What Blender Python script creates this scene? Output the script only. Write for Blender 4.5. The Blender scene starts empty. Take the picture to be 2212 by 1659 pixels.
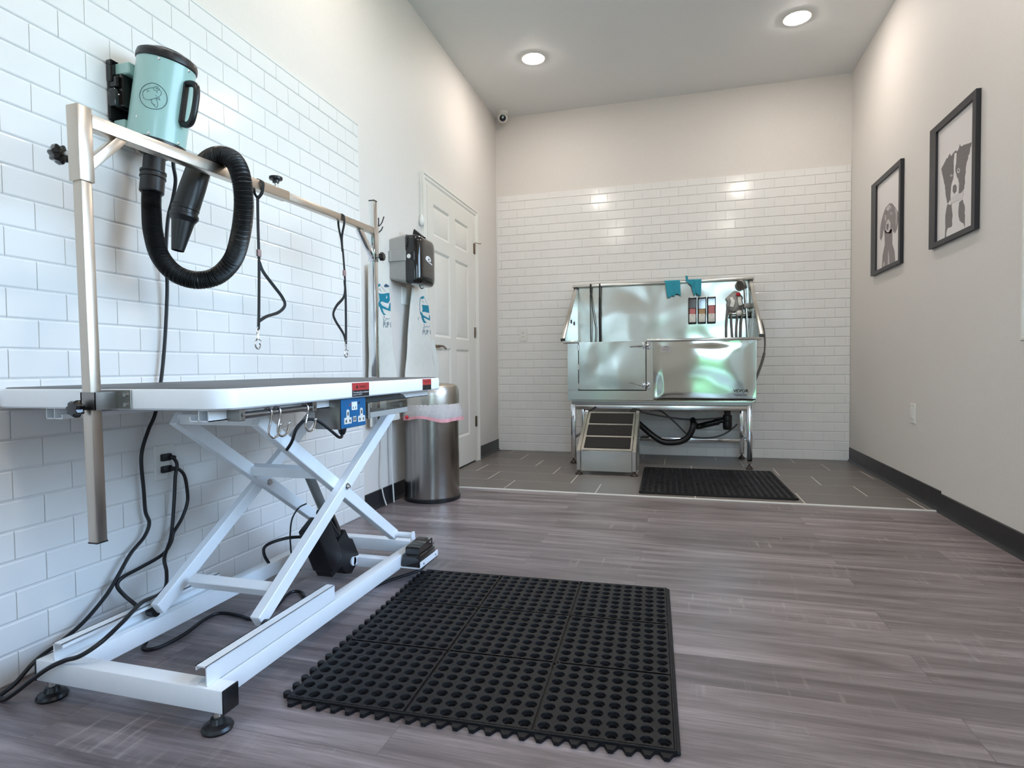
import bpy, bmesh, math, random
from mathutils import Vector, Matrix, Quaternion
from mathutils.geometry import tessellate_polygon

scene = bpy.context.scene
COL = scene.collection
random.seed(7)
V = Vector
RW, RH, YF = 3.024, 3.156, -6.90          # room width, height, y of the glazed entrance wall (back wall is y = 0)

# ------------------------------------------------------------------ camera
cam_d = bpy.data.cameras.new('camera'); cam = bpy.data.objects.new('camera', cam_d); COL.objects.link(cam)
cam_d.sensor_fit = 'HORIZONTAL'; cam_d.sensor_width = 36.0
cam_d.lens = 1266.278 / 2212 * 36.0
cam_d.clip_start = 0.05; cam_d.clip_end = 100
yaw, pitch, roll = 0.275811, -0.029620, -0.0093227
_f = V((-math.sin(yaw) * math.cos(pitch), math.cos(yaw) * math.cos(pitch), math.sin(pitch)))
_r0 = V((math.cos(yaw), math.sin(yaw), 0)); _u0 = _r0.cross(_f)
_r = math.cos(roll) * _r0 + math.sin(roll) * _u0
_u = -math.sin(roll) * _r0 + math.cos(roll) * _u0
cam.matrix_world = Matrix(((_r.x, _u.x, -_f.x, 1.664), (_r.y, _u.y, -_f.y, -5.389), (_r.z, _u.z, -_f.z, 0.805), (0, 0, 0, 1)))
scene.camera = cam

# ------------------------------------------------------------------ exposure, sky
scene.view_settings.view_transform = 'Standard'
scene.view_settings.look = 'None'
scene.view_settings.gamma = 1.0
scene.view_settings.use_curve_mapping = False
scene.view_settings.exposure = 0.12
SKY = 14.0
LAMP = 190.0
world = bpy.data.worlds.new('overcast_sky'); scene.world = world; world.use_nodes = True
wn = world.node_tree; wn.nodes.clear()
wo = wn.nodes.new('ShaderNodeOutputWorld'); wb = wn.nodes.new('ShaderNodeBackground')
wtc = wn.nodes.new('ShaderNodeTexCoord'); wsep = wn.nodes.new('ShaderNodeSeparateXYZ'); wr = wn.nodes.new('ShaderNodeValToRGB')
wr.color_ramp.elements[0].position = 0.0; wr.color_ramp.elements[0].color = (0.62, 0.79, 1.0, 1)
wr.color_ramp.elements[1].position = 0.7; wr.color_ramp.elements[1].color = (0.34, 0.55, 1.0, 1)
wn.links.new(wtc.outputs['Generated'], wsep.inputs[0]); wn.links.new(wsep.outputs['Z'], wr.inputs[0])
wn.links.new(wr.outputs[0], wb.inputs['Color']); wb.inputs['Strength'].default_value = SKY
wn.links.new(wb.outputs[0], wo.inputs[0])


def portal(name, loc, rot, sx, sy):
    d = bpy.data.lights.new(name, 'AREA'); d.shape = 'RECTANGLE'; d.size = sx; d.size_y = sy
    d.cycles.is_portal = True
    o = bpy.data.objects.new(name, d); COL.objects.link(o); o.location = loc; o.rotation_euler = rot
    return o


portal('window_light_portal', (RW + 0.06, -3.60, 1.62), (0, math.radians(90), 0), 1.456, 2.2)
portal('sidelight_light_portal', (0.23, YF - 0.06, 1.07), (math.radians(90), 0, 0), 0.26, 2.1)
portal('entrance_light_portal', (2.48, YF - 0.06, 1.07), (math.radians(90), 0, 0), 0.84, 2.1)

# ------------------------------------------------------------------ helpers: properties


def tag(o, label=None, cat=None, group=None, kind=None):
    if label: o['label'] = label
    if cat: o['category'] = cat
    if group: o['group'] = group
    if kind: o['kind'] = kind
    return o


def thing(name, label, cat, loc=(0, 0, 0), rz=0.0, group=None):
    o = bpy.data.objects.new(name, None); COL.objects.link(o)
    o.location = loc; o.rotation_euler = (0, 0, rz); o.empty_display_size = 0.1
    return tag(o, label, cat, group)


def world_off(p):
    v = V((0, 0, 0))
    while p is not None:
        v += V(p.location); p = p.parent
    return v


def copy_tree(o, parent=None):
    c = o.copy(); COL.objects.link(c); c.parent = parent
    for ch in list(o.children): copy_tree(ch, c)
    return c


# ------------------------------------------------------------------ helpers: mesh building
def catmull(pts, n=8):
    pts = [V(p) for p in pts]
    if len(pts) < 3: return pts
    out = []
    P = [pts[0] * 2 - pts[1]] + pts + [pts[-1] * 2 - pts[-2]]
    for i in range(1, len(P) - 2):
        a, b, c, d = P[i - 1:i + 3]
        for k in range(n):
            t = k / n
            out.append(0.5 * ((2 * b) + (c - a) * t + (2 * a - 5 * b + 4 * c - d) * t * t + (3 * b - a - 3 * c + d) * t ** 3))
    out.append(pts[-1])
    return out


class MB:
    def __init__(self): self.bm = bmesh.new()

    def box(self, x0, x1, y0, y1, z0, z1, bev=0.0, seg=2):
        M = Matrix.Translation(((x0 + x1) / 2, (y0 + y1) / 2, (z0 + z1) / 2)) @ Matrix.Diagonal((abs(x1 - x0), abs(y1 - y0), abs(z1 - z0), 1))
        g = bmesh.ops.create_cube(self.bm, size=1.0, matrix=M)
        if bev > 0:
            es = {e for v in g['verts'] for e in v.link_edges}
            bmesh.ops.bevel(self.bm, geom=list(es), offset=bev, segments=seg, profile=0.5, affect='EDGES')
        return self

    def beam(self, a, b, w, h, up=(0, 0, 1), bev=0.0, seg=2):
        a, b = V(a), V(b); d = (b - a); L = d.length; d.normalize()
        s = d.cross(V(up)).normalized(); u = s.cross(d).normalized()
        R = Matrix((s, d, u)).transposed().to_4x4()
        M = Matrix.Translation((a + b) / 2) @ R @ Matrix.Diagonal((w, L, h, 1))
        g = bmesh.ops.create_cube(self.bm, size=1.0, matrix=M)
        if bev > 0:
            es = {e for v in g['verts'] for e in v.link_edges}
            bmesh.ops.bevel(self.bm, geom=list(es), offset=bev, segments=seg, profile=0.5, affect='EDGES')
        return self

    def cyl(self, a, b, r0, r1=None, seg=20, caps=True):
        r1 = r0 if r1 is None else r1
        a, b = V(a), V(b); d = (b - a).normalized()
        q = d.to_track_quat('Z', 'Y')
        ra = [self.bm.verts.new(a + q @ V((r0 * math.cos(t), r0 * math.sin(t), 0))) for t in [2 * math.pi * i / seg for i in range(seg)]]
        rb = [self.bm.verts.new(b + q @ V((r1 * math.cos(t), r1 * math.sin(t), 0))) for t in [2 * math.pi * i / seg for i in range(seg)]]
        for i in range(seg):
            j = (i + 1) % seg
            self.bm.faces.new((ra[i], ra[j], rb[j], rb[i]))
        if caps:
            self.bm.faces.new(ra[::-1]); self.bm.faces.new(rb)
        return self

    def lathe(self, prof, c=(0, 0, 0), axis=(0, 0, 1), seg=40, close_ends=True):
        c = V(c); q = V(axis).normalized().to_track_quat('Z', 'Y')
        rings = []
        for r, z in prof:
            rings.append([self.bm.verts.new(c + q @ V((r * math.cos(2 * math.pi * i / seg), r * math.sin(2 * math.pi * i / seg), z))) for i in range(seg)])
        for A, B in zip(rings, rings[1:]):
            for i in range(seg):
                j = (i + 1) % seg
                self.bm.faces.new((A[i], A[j], B[j], B[i]))
        if close_ends:
            if prof[0][0] > 1e-6: self.bm.faces.new(rings[0][::-1])
            if prof[-1][0] > 1e-6: self.bm.faces.new(rings[-1])
        return self

    def tube(self, pts, r, seg=10, n=8, smooth=True, caps=True):
        P = catmull(pts, n) if smooth else [V(p) for p in pts]
        rad = r if callable(r) else (lambda t, _r=r: _r)
        t0 = (P[1] - P[0]).normalized()
        nrm = t0.orthogonal().normalized()
        rings = []
        for i, p in enumerate(P):
            t = ((P[min(i + 1, len(P) - 1)] - P[max(i - 1, 0)])).normalized()
            nrm = (nrm - t * nrm.dot(t)).normalized()
            bn = t.cross(nrm)
            rr = rad(i / (len(P) - 1))
            rings.append([self.bm.verts.new(p + rr * (math.cos(2 * math.pi * k / seg) * nrm + math.sin(2 * math.pi * k / seg) * bn)) for k in range(seg)])
        for A, B in zip(rings, rings[1:]):
            for i in range(seg):
                j = (i + 1) % seg
                self.bm.faces.new((A[i], A[j], B[j], B[i]))
        if caps:
            self.bm.faces.new(rings[0][::-1]); self.bm.faces.new(rings[-1])
        return self

    def ribbon(self, pts, w, th, wdir=(0, 1, 0), n=8, smooth=True):
        """flat strap of width w along wdir"""
        P = catmull(pts, n) if smooth else [V(p) for p in pts]
        wd = V(wdir).normalized(); rings = []
        for i, p in enumerate(P):
            t = (P[min(i + 1, len(P) - 1)] - P[max(i - 1, 0)]).normalized()
            s = (wd - t * wd.dot(t))
            s = s.normalized() if s.length > 1e-4 else t.orthogonal().normalized()
            u = t.cross(s)
            rings.append([self.bm.verts.new(p + a * s * w / 2 + b * u * th / 2) for a, b in ((1, 1), (-1, 1), (-1, -1), (1, -1))])
        for A, B in zip(rings, rings[1:]):
            for i in range(4):
                j = (i + 1) % 4
                self.bm.faces.new((A[i], A[j], B[j], B[i]))
        self.bm.faces.new(rings[0][::-1]); self.bm.faces.new(rings[-1])
        return self

    def prism(self, poly, fmap, th):
        """poly: 2d points; fmap(u, v, w) -> 3d with w the thickness axis"""
        tris = tessellate_polygon([[V((p[0], p[1], 0)) for p in poly]])
        A = [self.bm.verts.new(V(fmap(p[0], p[1], 0))) for p in poly]
        B = [self.bm.verts.new(V(fmap(p[0], p[1], th))) for p in poly]
        for t in tris:
            try:
                self.bm.faces.new([A[i] for i in t]); self.bm.faces.new([B[i] for i in t][::-1])
            except ValueError: pass
        for i in range(len(poly)):
            j = (i + 1) % len(poly)
            self.bm.faces.new((A[i], A[j], B[j], B[i]))
        return self

    def grid(self, fn, nu, nv, close_u=False):
        G = [[self.bm.verts.new(V(fn(i / nu, j / nv))) for j in range(nv + 1)] for i in range(nu + (0 if close_u else 1))]
        N = len(G)
        for i in range(nu):
            for j in range(nv):
                a, b = G[i], G[(i + 1) % N]
                self.bm.faces.new((a[j], b[j], b[j + 1], a[j + 1]))
        return self

    def ball(self, c, r, sc=(1, 1, 1), u=20, v=12):
        M = Matrix.Translation(c) @ Matrix.Diagonal((r * sc[0], r * sc[1], r * sc[2], 1))
        bmesh.ops.create_uvsphere(self.bm, u_segments=u, v_segments=v, radius=1.0, matrix=M)
        return self

    def text(self, s, size, fmap, th=0.0006):
        cu = bpy.data.curves.new('t', 'FONT'); cu.body = s; cu.size = size; cu.resolution_u = 2
        ob = bpy.data.objects.new('t', cu); COL.objects.link(ob)
        bpy.context.view_layer.update()
        me = bpy.data.meshes.new_from_object(ob.evaluated_get(bpy.context.evaluated_depsgraph_get()))
        xs = [v.co.x for v in me.vertices]; ys = [v.co.y for v in me.vertices]
        x0, x1, y0, y1 = min(xs), max(xs), min(ys), max(ys)
        vs = [self.bm.verts.new(V(fmap((v.co.x - x0) / max(1e-6, x1 - x0), (v.co.y - y0) / max(1e-6, y1 - y0), th))) for v in me.vertices]
        for p in me.polygons:
            try: self.bm.faces.new([vs[i] for i in p.vertices])
            except ValueError: pass
        bpy.data.objects.remove(ob); bpy.data.curves.remove(cu); bpy.data.meshes.remove(me)
        return self

    def build(self, name, mat, parent=None, label=None, cat=None, group=None, kind=None, smooth=32, recalc=True):
        bm = self.bm
        if recalc: bmesh.ops.recalc_face_normals(bm, faces=bm.faces)
        if parent is not None:
            off = world_off(parent)
        else:
            xs = [v.co for v in bm.verts]
            off = V(((min(c.x for c in xs) + max(c.x for c in xs)) / 2, (min(c.y for c in xs) + max(c.y for c in xs)) / 2, min(c.z for c in xs)))
        bmesh.ops.translate(bm, vec=-off, verts=bm.verts)
        me = bpy.data.meshes.new(name); bm.to_mesh(me); bm.free()
        if smooth:
            me.polygons.foreach_set('use_smooth', [True] * len(me.polygons))
            me.set_sharp_from_angle(angle=math.radians(smooth))
        me.materials.append(mat)
        o = bpy.data.objects.new(name, me); COL.objects.link(o)
        if parent is not None: o.parent = parent
        else: o.location = off
        return tag(o, label, cat, group, kind)


# ------------------------------------------------------------------ helpers: materials
def lin(c):
    return tuple(((x / 255) / 12.92 if x / 255 <= 0.04045 else ((x / 255 + 0.055) / 1.055) ** 2.4) for x in c) + (1,)


def base(name):
    m = bpy.data.materials.new(name); m.use_nodes = True
    nt = m.node_tree; b = nt.nodes['Principled BSDF']
    return m, nt, b


def N(nt, typ, **kw):
    n = nt.nodes.new(typ)
    for k, v in kw.items(): setattr(n, k, v)
    return n


def pm(name, rgb, rough=0.5, metal=0.0, var=0.06, scale=30.0, bump=0.0, bscale=None, coat=0.0, stretch=(1, 1, 1), spec=0.5, trans=0.0, sheen=0.0):
    """procedural principled material with noise driven colour, roughness and optional bump"""
    m, nt, b = base(name)
    tc = N(nt, 'ShaderNodeTexCoord'); mp = N(nt, 'ShaderNodeMapping'); mp.inputs['Scale'].default_value = stretch
    nz = N(nt, 'ShaderNodeTexNoise'); nz.inputs['Scale'].default_value = scale; nz.inputs['Detail'].default_value = 4
    nt.links.new(tc.outputs['Object'], mp.inputs[0]); nt.links.new(mp.outputs[0], nz.inputs['Vector'])
    cr = N(nt, 'ShaderNodeValToRGB'); c = lin(rgb)
    cr.color_ramp.elements[0].position = 0.3; cr.color_ramp.elements[1].position = 0.7
    cr.color_ramp.elements[0].color = tuple(x * (1 - var) for x in c[:3]) + (1,)
    cr.color_ramp.elements[1].color = tuple(min(1, x * (1 + var)) for x in c[:3]) + (1,)
    nt.links.new(nz.outputs['Fac'], cr.inputs[0]); nt.links.new(cr.outputs[0], b.inputs['Base Color'])
    mr = N(nt, 'ShaderNodeMapRange'); mr.inputs['To Min'].default_value = max(0.02, rough * 0.85); mr.inputs['To Max'].default_value = min(1, rough * 1.15)
    nt.links.new(nz.outputs['Fac'], mr.inputs['Value']); nt.links.new(mr.outputs[0], b.inputs['Roughness'])
    b.inputs['Metallic'].default_value = metal
    b.inputs['Specular IOR Level'].default_value = spec
    b.inputs['Coat Weight'].default_value = coat
    b.inputs['Coat Roughness'].default_value = 0.08
    b.inputs['Transmission Weight'].default_value = trans
    b.inputs['Sheen Weight'].default_value = sheen
    if bump:
        n2 = N(nt, 'ShaderNodeTexNoise'); n2.inputs['Scale'].default_value = bscale or scale * 3; n2.inputs['Detail'].default_value = 3
        nt.links.new(mp.outputs[0], n2.inputs['Vector'])
        bp = N(nt, 'ShaderNodeBump'); bp.inputs['Strength'].default_value = 1.0; bp.inputs['Distance'].default_value = bump
        nt.links.new(n2.outputs['Fac'], bp.inputs['Height']); nt.links.new(bp.outputs[0], b.inputs['Normal'])
    return m


def clear_mat(name, rgb, alpha_glossy=0.12, rough=0.05):
    """thin clear sheet: mostly straight-through with a glossy surface"""
    m = bpy.data.materials.new(name); m.use_nodes = True; nt = m.node_tree; nt.nodes.clear()
    out = N(nt, 'ShaderNodeOutputMaterial'); mix = N(nt, 'ShaderNodeMixShader'); tr = N(nt, 'ShaderNodeBsdfTransparent'); gl = N(nt, 'ShaderNodeBsdfGlossy')
    fr = N(nt, 'ShaderNodeFresnel'); fr.inputs['IOR'].default_value = 1.45
    ad = N(nt, 'ShaderNodeMath', operation='ADD'); ad.inputs[1].default_value = alpha_glossy; ad.use_clamp = True
    nz = N(nt, 'ShaderNodeTexNoise'); nz.inputs['Scale'].default_value = 20
    mr = N(nt, 'ShaderNodeMapRange'); mr.inputs['To Min'].default_value = rough; mr.inputs['To Max'].default_value = rough * 1.5
    nt.links.new(nz.outputs['Fac'], mr.inputs['Value']); nt.links.new(mr.outputs[0], gl.inputs['Roughness'])
    tr.inputs['Color'].default_value = lin(rgb)
    nt.links.new(fr.outputs[0], ad.inputs[0]); nt.links.new(ad.outputs[0], mix.inputs[0])
    nt.links.new(tr.outputs[0], mix.inputs[1]); nt.links.new(gl.outputs[0], mix.inputs[2]); nt.links.new(mix.outputs[0], out.inputs[0])
    return m


def emit_mat(name, rgb, strength):
    m, nt, b = base(name)
    b.inputs['Emission Color'].default_value = rgb; b.inputs['Emission Strength'].default_value = strength
    b.inputs['Base Color'].default_value = (0.9, 0.9, 0.9, 1)
    return m


def wood_mat():
    m, nt, b = base('grey_brown_plank')
    L = nt.links.new
    tc = N(nt, 'ShaderNodeTexCoord')
    mp = N(nt, 'ShaderNodeMapping'); L(tc.outputs['Object'], mp.inputs[0])
    br = N(nt, 'ShaderNodeTexBrick'); br.offset = 0.37; br.offset_frequency = 2; br.squash = 1.0
    br.inputs['Scale'].default_value = 1.0; br.inputs['Brick Width'].default_value = 1.22; br.inputs['Row Height'].default_value = 0.152
    br.inputs['Mortar Size'].default_value = 0.0011; br.inputs['Mortar Smooth'].default_value = 0.3; br.inputs['Bias'].default_value = 0.0
    br.inputs['Color1'].default_value = (0, 0, 0, 1); br.inputs['Color2'].default_value = (1, 1, 1, 1); br.inputs['Mortar'].default_value = (0.5, 0.5, 0.5, 1)
    L(mp.outputs[0], br.inputs['Vector'])
    # per-plank shift of the grain
    sc = N(nt, 'ShaderNodeVectorMath', operation='SCALE'); L(br.outputs['Color'], sc.inputs[0]); sc.inputs['Scale'].default_value = 7.3
    ad = N(nt, 'ShaderNodeVectorMath', operation='ADD'); L(tc.outputs['Object'], ad.inputs[0]); L(sc.outputs[0], ad.inputs[1])
    m1 = N(nt, 'ShaderNodeMapping'); m1.inputs['Scale'].default_value = (1.1, 13, 1); L(ad.outputs[0], m1.inputs[0])
    n1 = N(nt, 'ShaderNodeTexNoise'); n1.inputs['Scale'].default_value = 1.3; n1.inputs['Detail'].default_value = 6; n1.inputs['Roughness'].default_value = 0.6; n1.inputs['Distortion'].default_value = 0.6
    L(m1.outputs[0], n1.inputs['Vector'])
    m2 = N(nt, 'ShaderNodeMapping'); m2.inputs['Scale'].default_value = (5, 130, 1); L(ad.outputs[0], m2.inputs[0])
    n2 = N(nt, 'ShaderNodeTexNoise'); n2.inputs['Scale'].default_value = 1.6; n2.inputs['Detail'].default_value = 5; n2.inputs['Roughness'].default_value = 0.7
    L(m2.outputs[0], n2.inputs['Vector'])
    # saw marks across the plank in places
    m3 = N(nt, 'ShaderNodeMapping'); m3.inputs['Scale'].default_value = (55, 6, 1); L(ad.outputs[0], m3.inputs[0])
    n3 = N(nt, 'ShaderNodeTexNoise'); n3.inputs['Scale'].default_value = 1.0; n3.inputs['Detail'].default_value = 2; L(m3.outputs[0], n3.inputs['Vector'])
    n4 = N(nt, 'ShaderNodeTexNoise'); n4.inputs['Scale'].default_value = 1.7; n4.inputs['Detail'].default_value = 2; L(ad.outputs[0], n4.inputs['Vector'])
    r3 = N(nt, 'ShaderNodeMapRange'); r3.inputs['From Min'].default_value = 0.58; r3.inputs['From Max'].default_value = 0.75; L(n3.outputs['Fac'], r3.inputs['Value'])
    r4 = N(nt, 'ShaderNodeMapRange'); r4.inputs['From Min'].default_value = 0.52; r4.inputs['From Max'].default_value = 0.66; L(n4.outputs['Fac'], r4.inputs['Value'])
    saw = N(nt, 'ShaderNodeMath', operation='MULTIPLY'); L(r3.outputs[0], saw.inputs[0]); L(r4.outputs[0], saw.inputs[1])
    cr = N(nt, 'ShaderNodeValToRGB'); e = cr.color_ramp.elements
    e[0].position = 0.26; e[0].color = lin((84, 74, 74)); e[1].position = 0.74; e[1].color = lin((158, 146, 146))
    k = e.new(0.5); k.color = lin((122, 111, 111))
    L(n1.outputs['Fac'], cr.inputs[0])
    mx = N(nt, 'ShaderNodeMix', data_type='RGBA', blend_type='OVERLAY'); mx.inputs['Factor'].default_value = 0.75
    L(cr.outputs[0], mx.inputs['A']); L(n2.outputs['Fac'], mx.inputs['B'])
    sx = N(nt, 'ShaderNodeSeparateColor'); L(br.outputs['Color'], sx.inputs[0])
    pr = N(nt, 'ShaderNodeMapRange'); pr.inputs['To Min'].default_value = 0.80; pr.inputs['To Max'].default_value = 1.18; L(sx.outputs[0], pr.inputs['Value'])
    vm = N(nt, 'ShaderNodeVectorMath', operation='SCALE'); L(mx.outputs['Result'], vm.inputs[0]); L(pr.outputs[0], vm.inputs['Scale'])
    m5 = N(nt, 'ShaderNodeMix', data_type='RGBA'); m5.inputs['B'].default_value = lin((185, 175, 170)); L(vm.outputs[0], m5.inputs['A'])
    sf = N(nt, 'ShaderNodeMath', operation='MULTIPLY'); sf.inputs[1].default_value = 0.45; L(saw.outputs[0], sf.inputs[0]); L(sf.outputs[0], m5.inputs['Factor'])
    m6 = N(nt, 'ShaderNodeMix', data_type='RGBA'); m6.inputs['B'].default_value = lin((70, 60, 56)); L(m5.outputs['Result'], m6.inputs['A'])
    mf = N(nt, 'ShaderNodeMath', operation='MULTIPLY'); mf.inputs[1].default_value = 0.55; L(br.outputs['Fac'], mf.inputs[0]); L(mf.outputs[0], m6.inputs['Factor'])
    L(m6.outputs['Result'], b.inputs['Base Color'])
    rr = N(nt, 'ShaderNodeMapRange'); rr.inputs['To Min'].default_value = 0.26; rr.inputs['To Max'].default_value = 0.42; L(n2.outputs['Fac'], rr.inputs['Value']); L(rr.outputs[0], b.inputs['Roughness'])
    bp = N(nt, 'ShaderNodeBump'); bp.inputs['Distance'].default_value = 0.0007; bp.inputs['Strength'].default_value = 0.6
    L(n2.outputs['Fac'], bp.inputs['Height']); L(bp.outputs[0], b.inputs['Normal'])
    return m


def steel_mat(name, rgb=(196, 196, 190), rough=0.2, brush=(1, 1, 60), wave=0.0, wscale=2.2, grain=0.00006):
    m, nt, b = base(name); L = nt.links.new
    tc = N(nt, 'ShaderNodeTexCoord'); mp = N(nt, 'ShaderNodeMapping'); mp.inputs['Scale'].default_value = brush; L(tc.outputs['Object'], mp.inputs[0])
    nz = N(nt, 'ShaderNodeTexNoise'); nz.inputs['Scale'].default_value = 12; nz.inputs['Detail'].default_value = 5; L(mp.outputs[0], nz.inputs['Vector'])
    mr = N(nt, 'ShaderNodeMapRange'); mr.inputs['To Min'].default_value = rough * 0.75; mr.inputs['To Max'].default_value = rough * 1.3; L(nz.outputs['Fac'], mr.inputs['Value']); L(mr.outputs[0], b.inputs['Roughness'])
    b.inputs['Base Color'].default_value = lin(rgb); b.inputs['Metallic'].default_value = 1.0
    bp = N(nt, 'ShaderNodeBump'); bp.inputs['Distance'].default_value = grain; L(nz.outputs['Fac'], bp.inputs['Height'])
    last = bp
    if wave:
        n2 = N(nt, 'ShaderNodeTexNoise'); n2.inputs['Scale'].default_value = wscale; n2.inputs['Detail'].default_value = 1; n2.inputs['Distortion'].default_value = 0.4; L(tc.outputs['Object'], n2.inputs['Vector'])
        b2 = N(nt, 'ShaderNodeBump'); b2.inputs['Distance'].default_value = wave; L(n2.outputs['Fac'], b2.inputs['Height']); L(bp.outputs[0], b2.inputs['Normal']); last = b2
    L(last.outputs[0], b.inputs['Normal'])
    return m


M = {}
M['paint'] = pm('warm_grey_wall_paint', (221, 215, 209), 0.62, var=0.012, scale=60, bump=0.0006, bscale=260)
M['ceil'] = pm('white_ceiling_paint', (229, 230, 229), 0.7, var=0.01, scale=60, bump=0.0005, bscale=200)
M['tile'] = pm('glazed_white_tile', (233, 231, 228), 0.14, var=0.01, scale=5, bump=0.00035, bscale=9, spec=0.6)
M['grout'] = pm('white_grout', (224, 222, 219), 0.8, var=0.03, scale=80)
M['trimw'] = pm('white_trim_paint', (226, 222, 214), 0.4, var=0.01)
M['doorw'] = pm('white_door_paint', (222, 217, 208), 0.38, var=0.01)
M['wood'] = wood_mat()
M['ftile'] = pm('grey_floor_tile', (112, 106, 102), 0.38, var=0.07, scale=4, bump=0.0003, bscale=90, stretch=(1, 5, 1))
M['fgrout'] = pm('pale_floor_grout', (205, 200, 192), 0.8, var=0.04, scale=60)
M['blackbase'] = pm('black_vinyl', (36, 36, 38), 0.42, var=0.1, scale=12)
M['steel'] = steel_mat('brushed_steel', (205, 203, 197), 0.2)
M['tubsteel'] = steel_mat('tub_panel_steel', (206, 206, 198), 0.17, (60, 1, 1))
M['wavysteel'] = steel_mat('dented_panel_steel', (206, 208, 200), 0.10, (1, 1, 1), wave=0.055, wscale=2.0)
M['doorsteel'] = steel_mat('tub_door_steel', (203, 205, 197), 0.2, (60, 1, 1), wave=0.02, wscale=2.6)
M['chrome'] = steel_mat('bright_chrome', (222, 222, 222), 0.08)
M['armsteel'] = steel_mat('grooming_arm_steel', (204, 193, 180), 0.30, (1, 1, 1), grain=0.00001)
M['darksteel'] = steel_mat('dull_bracket_steel', (150, 146, 142), 0.33)
M['cansteel'] = steel_mat('bin_steel', (158, 152, 146), 0.22, (40, 40, 1))
M['cansteel2'] = steel_mat('bin_lid_steel', (188, 180, 170), 0.3, (1, 1, 40))
M['whitemetal'] = pm('white_powder_coat', (236, 238, 240), 0.33, var=0.01, scale=40, bump=0.0002, bscale=300)
M['greyrod'] = pm('grey_painted_rod', (120, 119, 116), 0.4, var=0.05)
M['tabletop'] = pm('dark_grey_table_rubber', (88, 88, 90), 0.5, var=0.08, scale=60, bump=0.0004, bscale=300)
M['plastic'] = pm('black_plastic', (22, 22, 24), 0.35, var=0.1, scale=30)
M['gloss'] = pm('gloss_black_plastic', (14, 14, 15), 0.07, var=0.1, coat=0.5)
M['hose'] = pm('black_hose_rubber', (20, 20, 21), 0.4, var=0.15, scale=60)
M['cord'] = pm('black_cord_rubber', (16, 16, 20), 0.42, var=0.1)
M['rubber'] = pm('black_mat_rubber', (21, 21, 23), 0.5, var=0.14, scale=40, spec=0.25, bump=0.0006, bscale=120)
M['mint'] = pm('mint_enamel', (160, 196, 190), 0.3, var=0.01, spec=0.5, coat=0.2)
M['strap'] = pm('black_nylon_webbing', (18, 18, 19), 0.7, var=0.2, scale=200)
M['pinkslide'] = pm('dusty_pink_slider', (150, 122, 118), 0.4, var=0.05)
M['greyplastic'] = pm('grey_plastic', (158, 157, 153), 0.5, var=0.02, bump=0.0003, bscale=400)
M['whiteplastic'] = pm('white_plastic', (228, 226, 220), 0.3, var=0.01)
M['cloth'] = pm('white_apron_cotton', (218, 216, 209), 0.85, var=0.03, scale=25, bump=0.001, bscale=40)
M['teal'] = pm('teal_print', (0, 122, 146), 0.7, var=0.05)
M['navy'] = pm('blue_grey_print', (52, 86, 108), 0.7, var=0.05)
M['tealtowel'] = pm('teal_terry_cloth', (44, 150, 172), 0.95, var=0.12, scale=180, bump=0.0015, bscale=400, sheen=0.3)
M['red'] = pm('red_sticker', (176, 52, 50), 0.4, var=0.04)
M['black_ink'] = pm('black_ink', (26, 22, 24), 0.45, var=0.05)
M['white_ink'] = pm('white_ink', (226, 226, 228), 0.5, var=0.02)
M['bluepanel'] = pm('blue_socket_plate', (16, 92, 140), 0.35, var=0.04)
M['socket'] = pm('cream_socket_plastic', (216, 212, 204), 0.4, var=0.03)
M['clear'] = clear_mat('clear_plastic_sheet', (225, 228, 226), 0.10, 0.06)
M['smoke'] = clear_mat('tinted_clear_plastic', (150, 158, 156), 0.14, 0.06)
M['pane'] = clear_mat('window_pane', (244, 248, 246), 0.0, 0.01)
M['liner'] = None
M['frame'] = pm('black_picture_frame', (34, 34, 40), 0.42, var=0.1, scale=60)
M['paper'] = pm('white_print_paper', (226, 219, 217), 0.35, var=0.01, scale=8)
M['dogdark'] = pm('grey_ink_fur', (106, 99, 100), 0.4, var=0.12, scale=70)
M['dogmid'] = pm('mid_grey_ink_fur', (128, 118, 118), 0.4, var=0.16, scale=60)
M['doglight'] = pm('pale_grey_ink', (196, 188, 187), 0.4, var=0.06, scale=50)
M['muzzle'] = pm('off_white_ink', (214, 207, 205), 0.4, var=0.05, scale=50)
M['brass'] = pm('satin_nickel', (150, 136, 120), 0.3, metal=1.0, var=0.05)
M['foot'] = pm('dark_brown_rubber_foot', (42, 30, 28), 0.45, var=0.1)
M['pinksoap'] = pm('pink_shampoo', (196, 104, 100), 0.25, var=0.05)
M['ambersoap'] = pm('amber_shampoo', (176, 130, 72), 0.25, var=0.05)
M['redsoap'] = pm('red_shampoo', (190, 96, 90), 0.25, var=0.05)
M['pinkband'] = pm('pink_drawstring', (228, 160, 164), 0.5, var=0.05)
M['redplastic'] = pm('red_plastic', (200, 30, 44), 0.3, var=0.05)
M['greyhose'] = pm('grey_hose', (112, 110, 108), 0.45, var=0.08)
M['dirtyblack'] = pm('black_pipe', (26, 25, 25), 0.38, var=0.15)
M['emblem'] = pm('dark_green_line_print', (62, 92, 92), 0.5, var=0.03)
M['grass'] = pm('lawn_grass', (148, 164, 122), 0.9, var=0.3, scale=6)
M['leafy'] = pm('hedge_leaves', (128, 152, 108), 0.85, var=0.5, scale=14)
M['pave'] = pm('pale_paving', (170, 168, 162), 0.8, var=0.08, scale=6)


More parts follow.
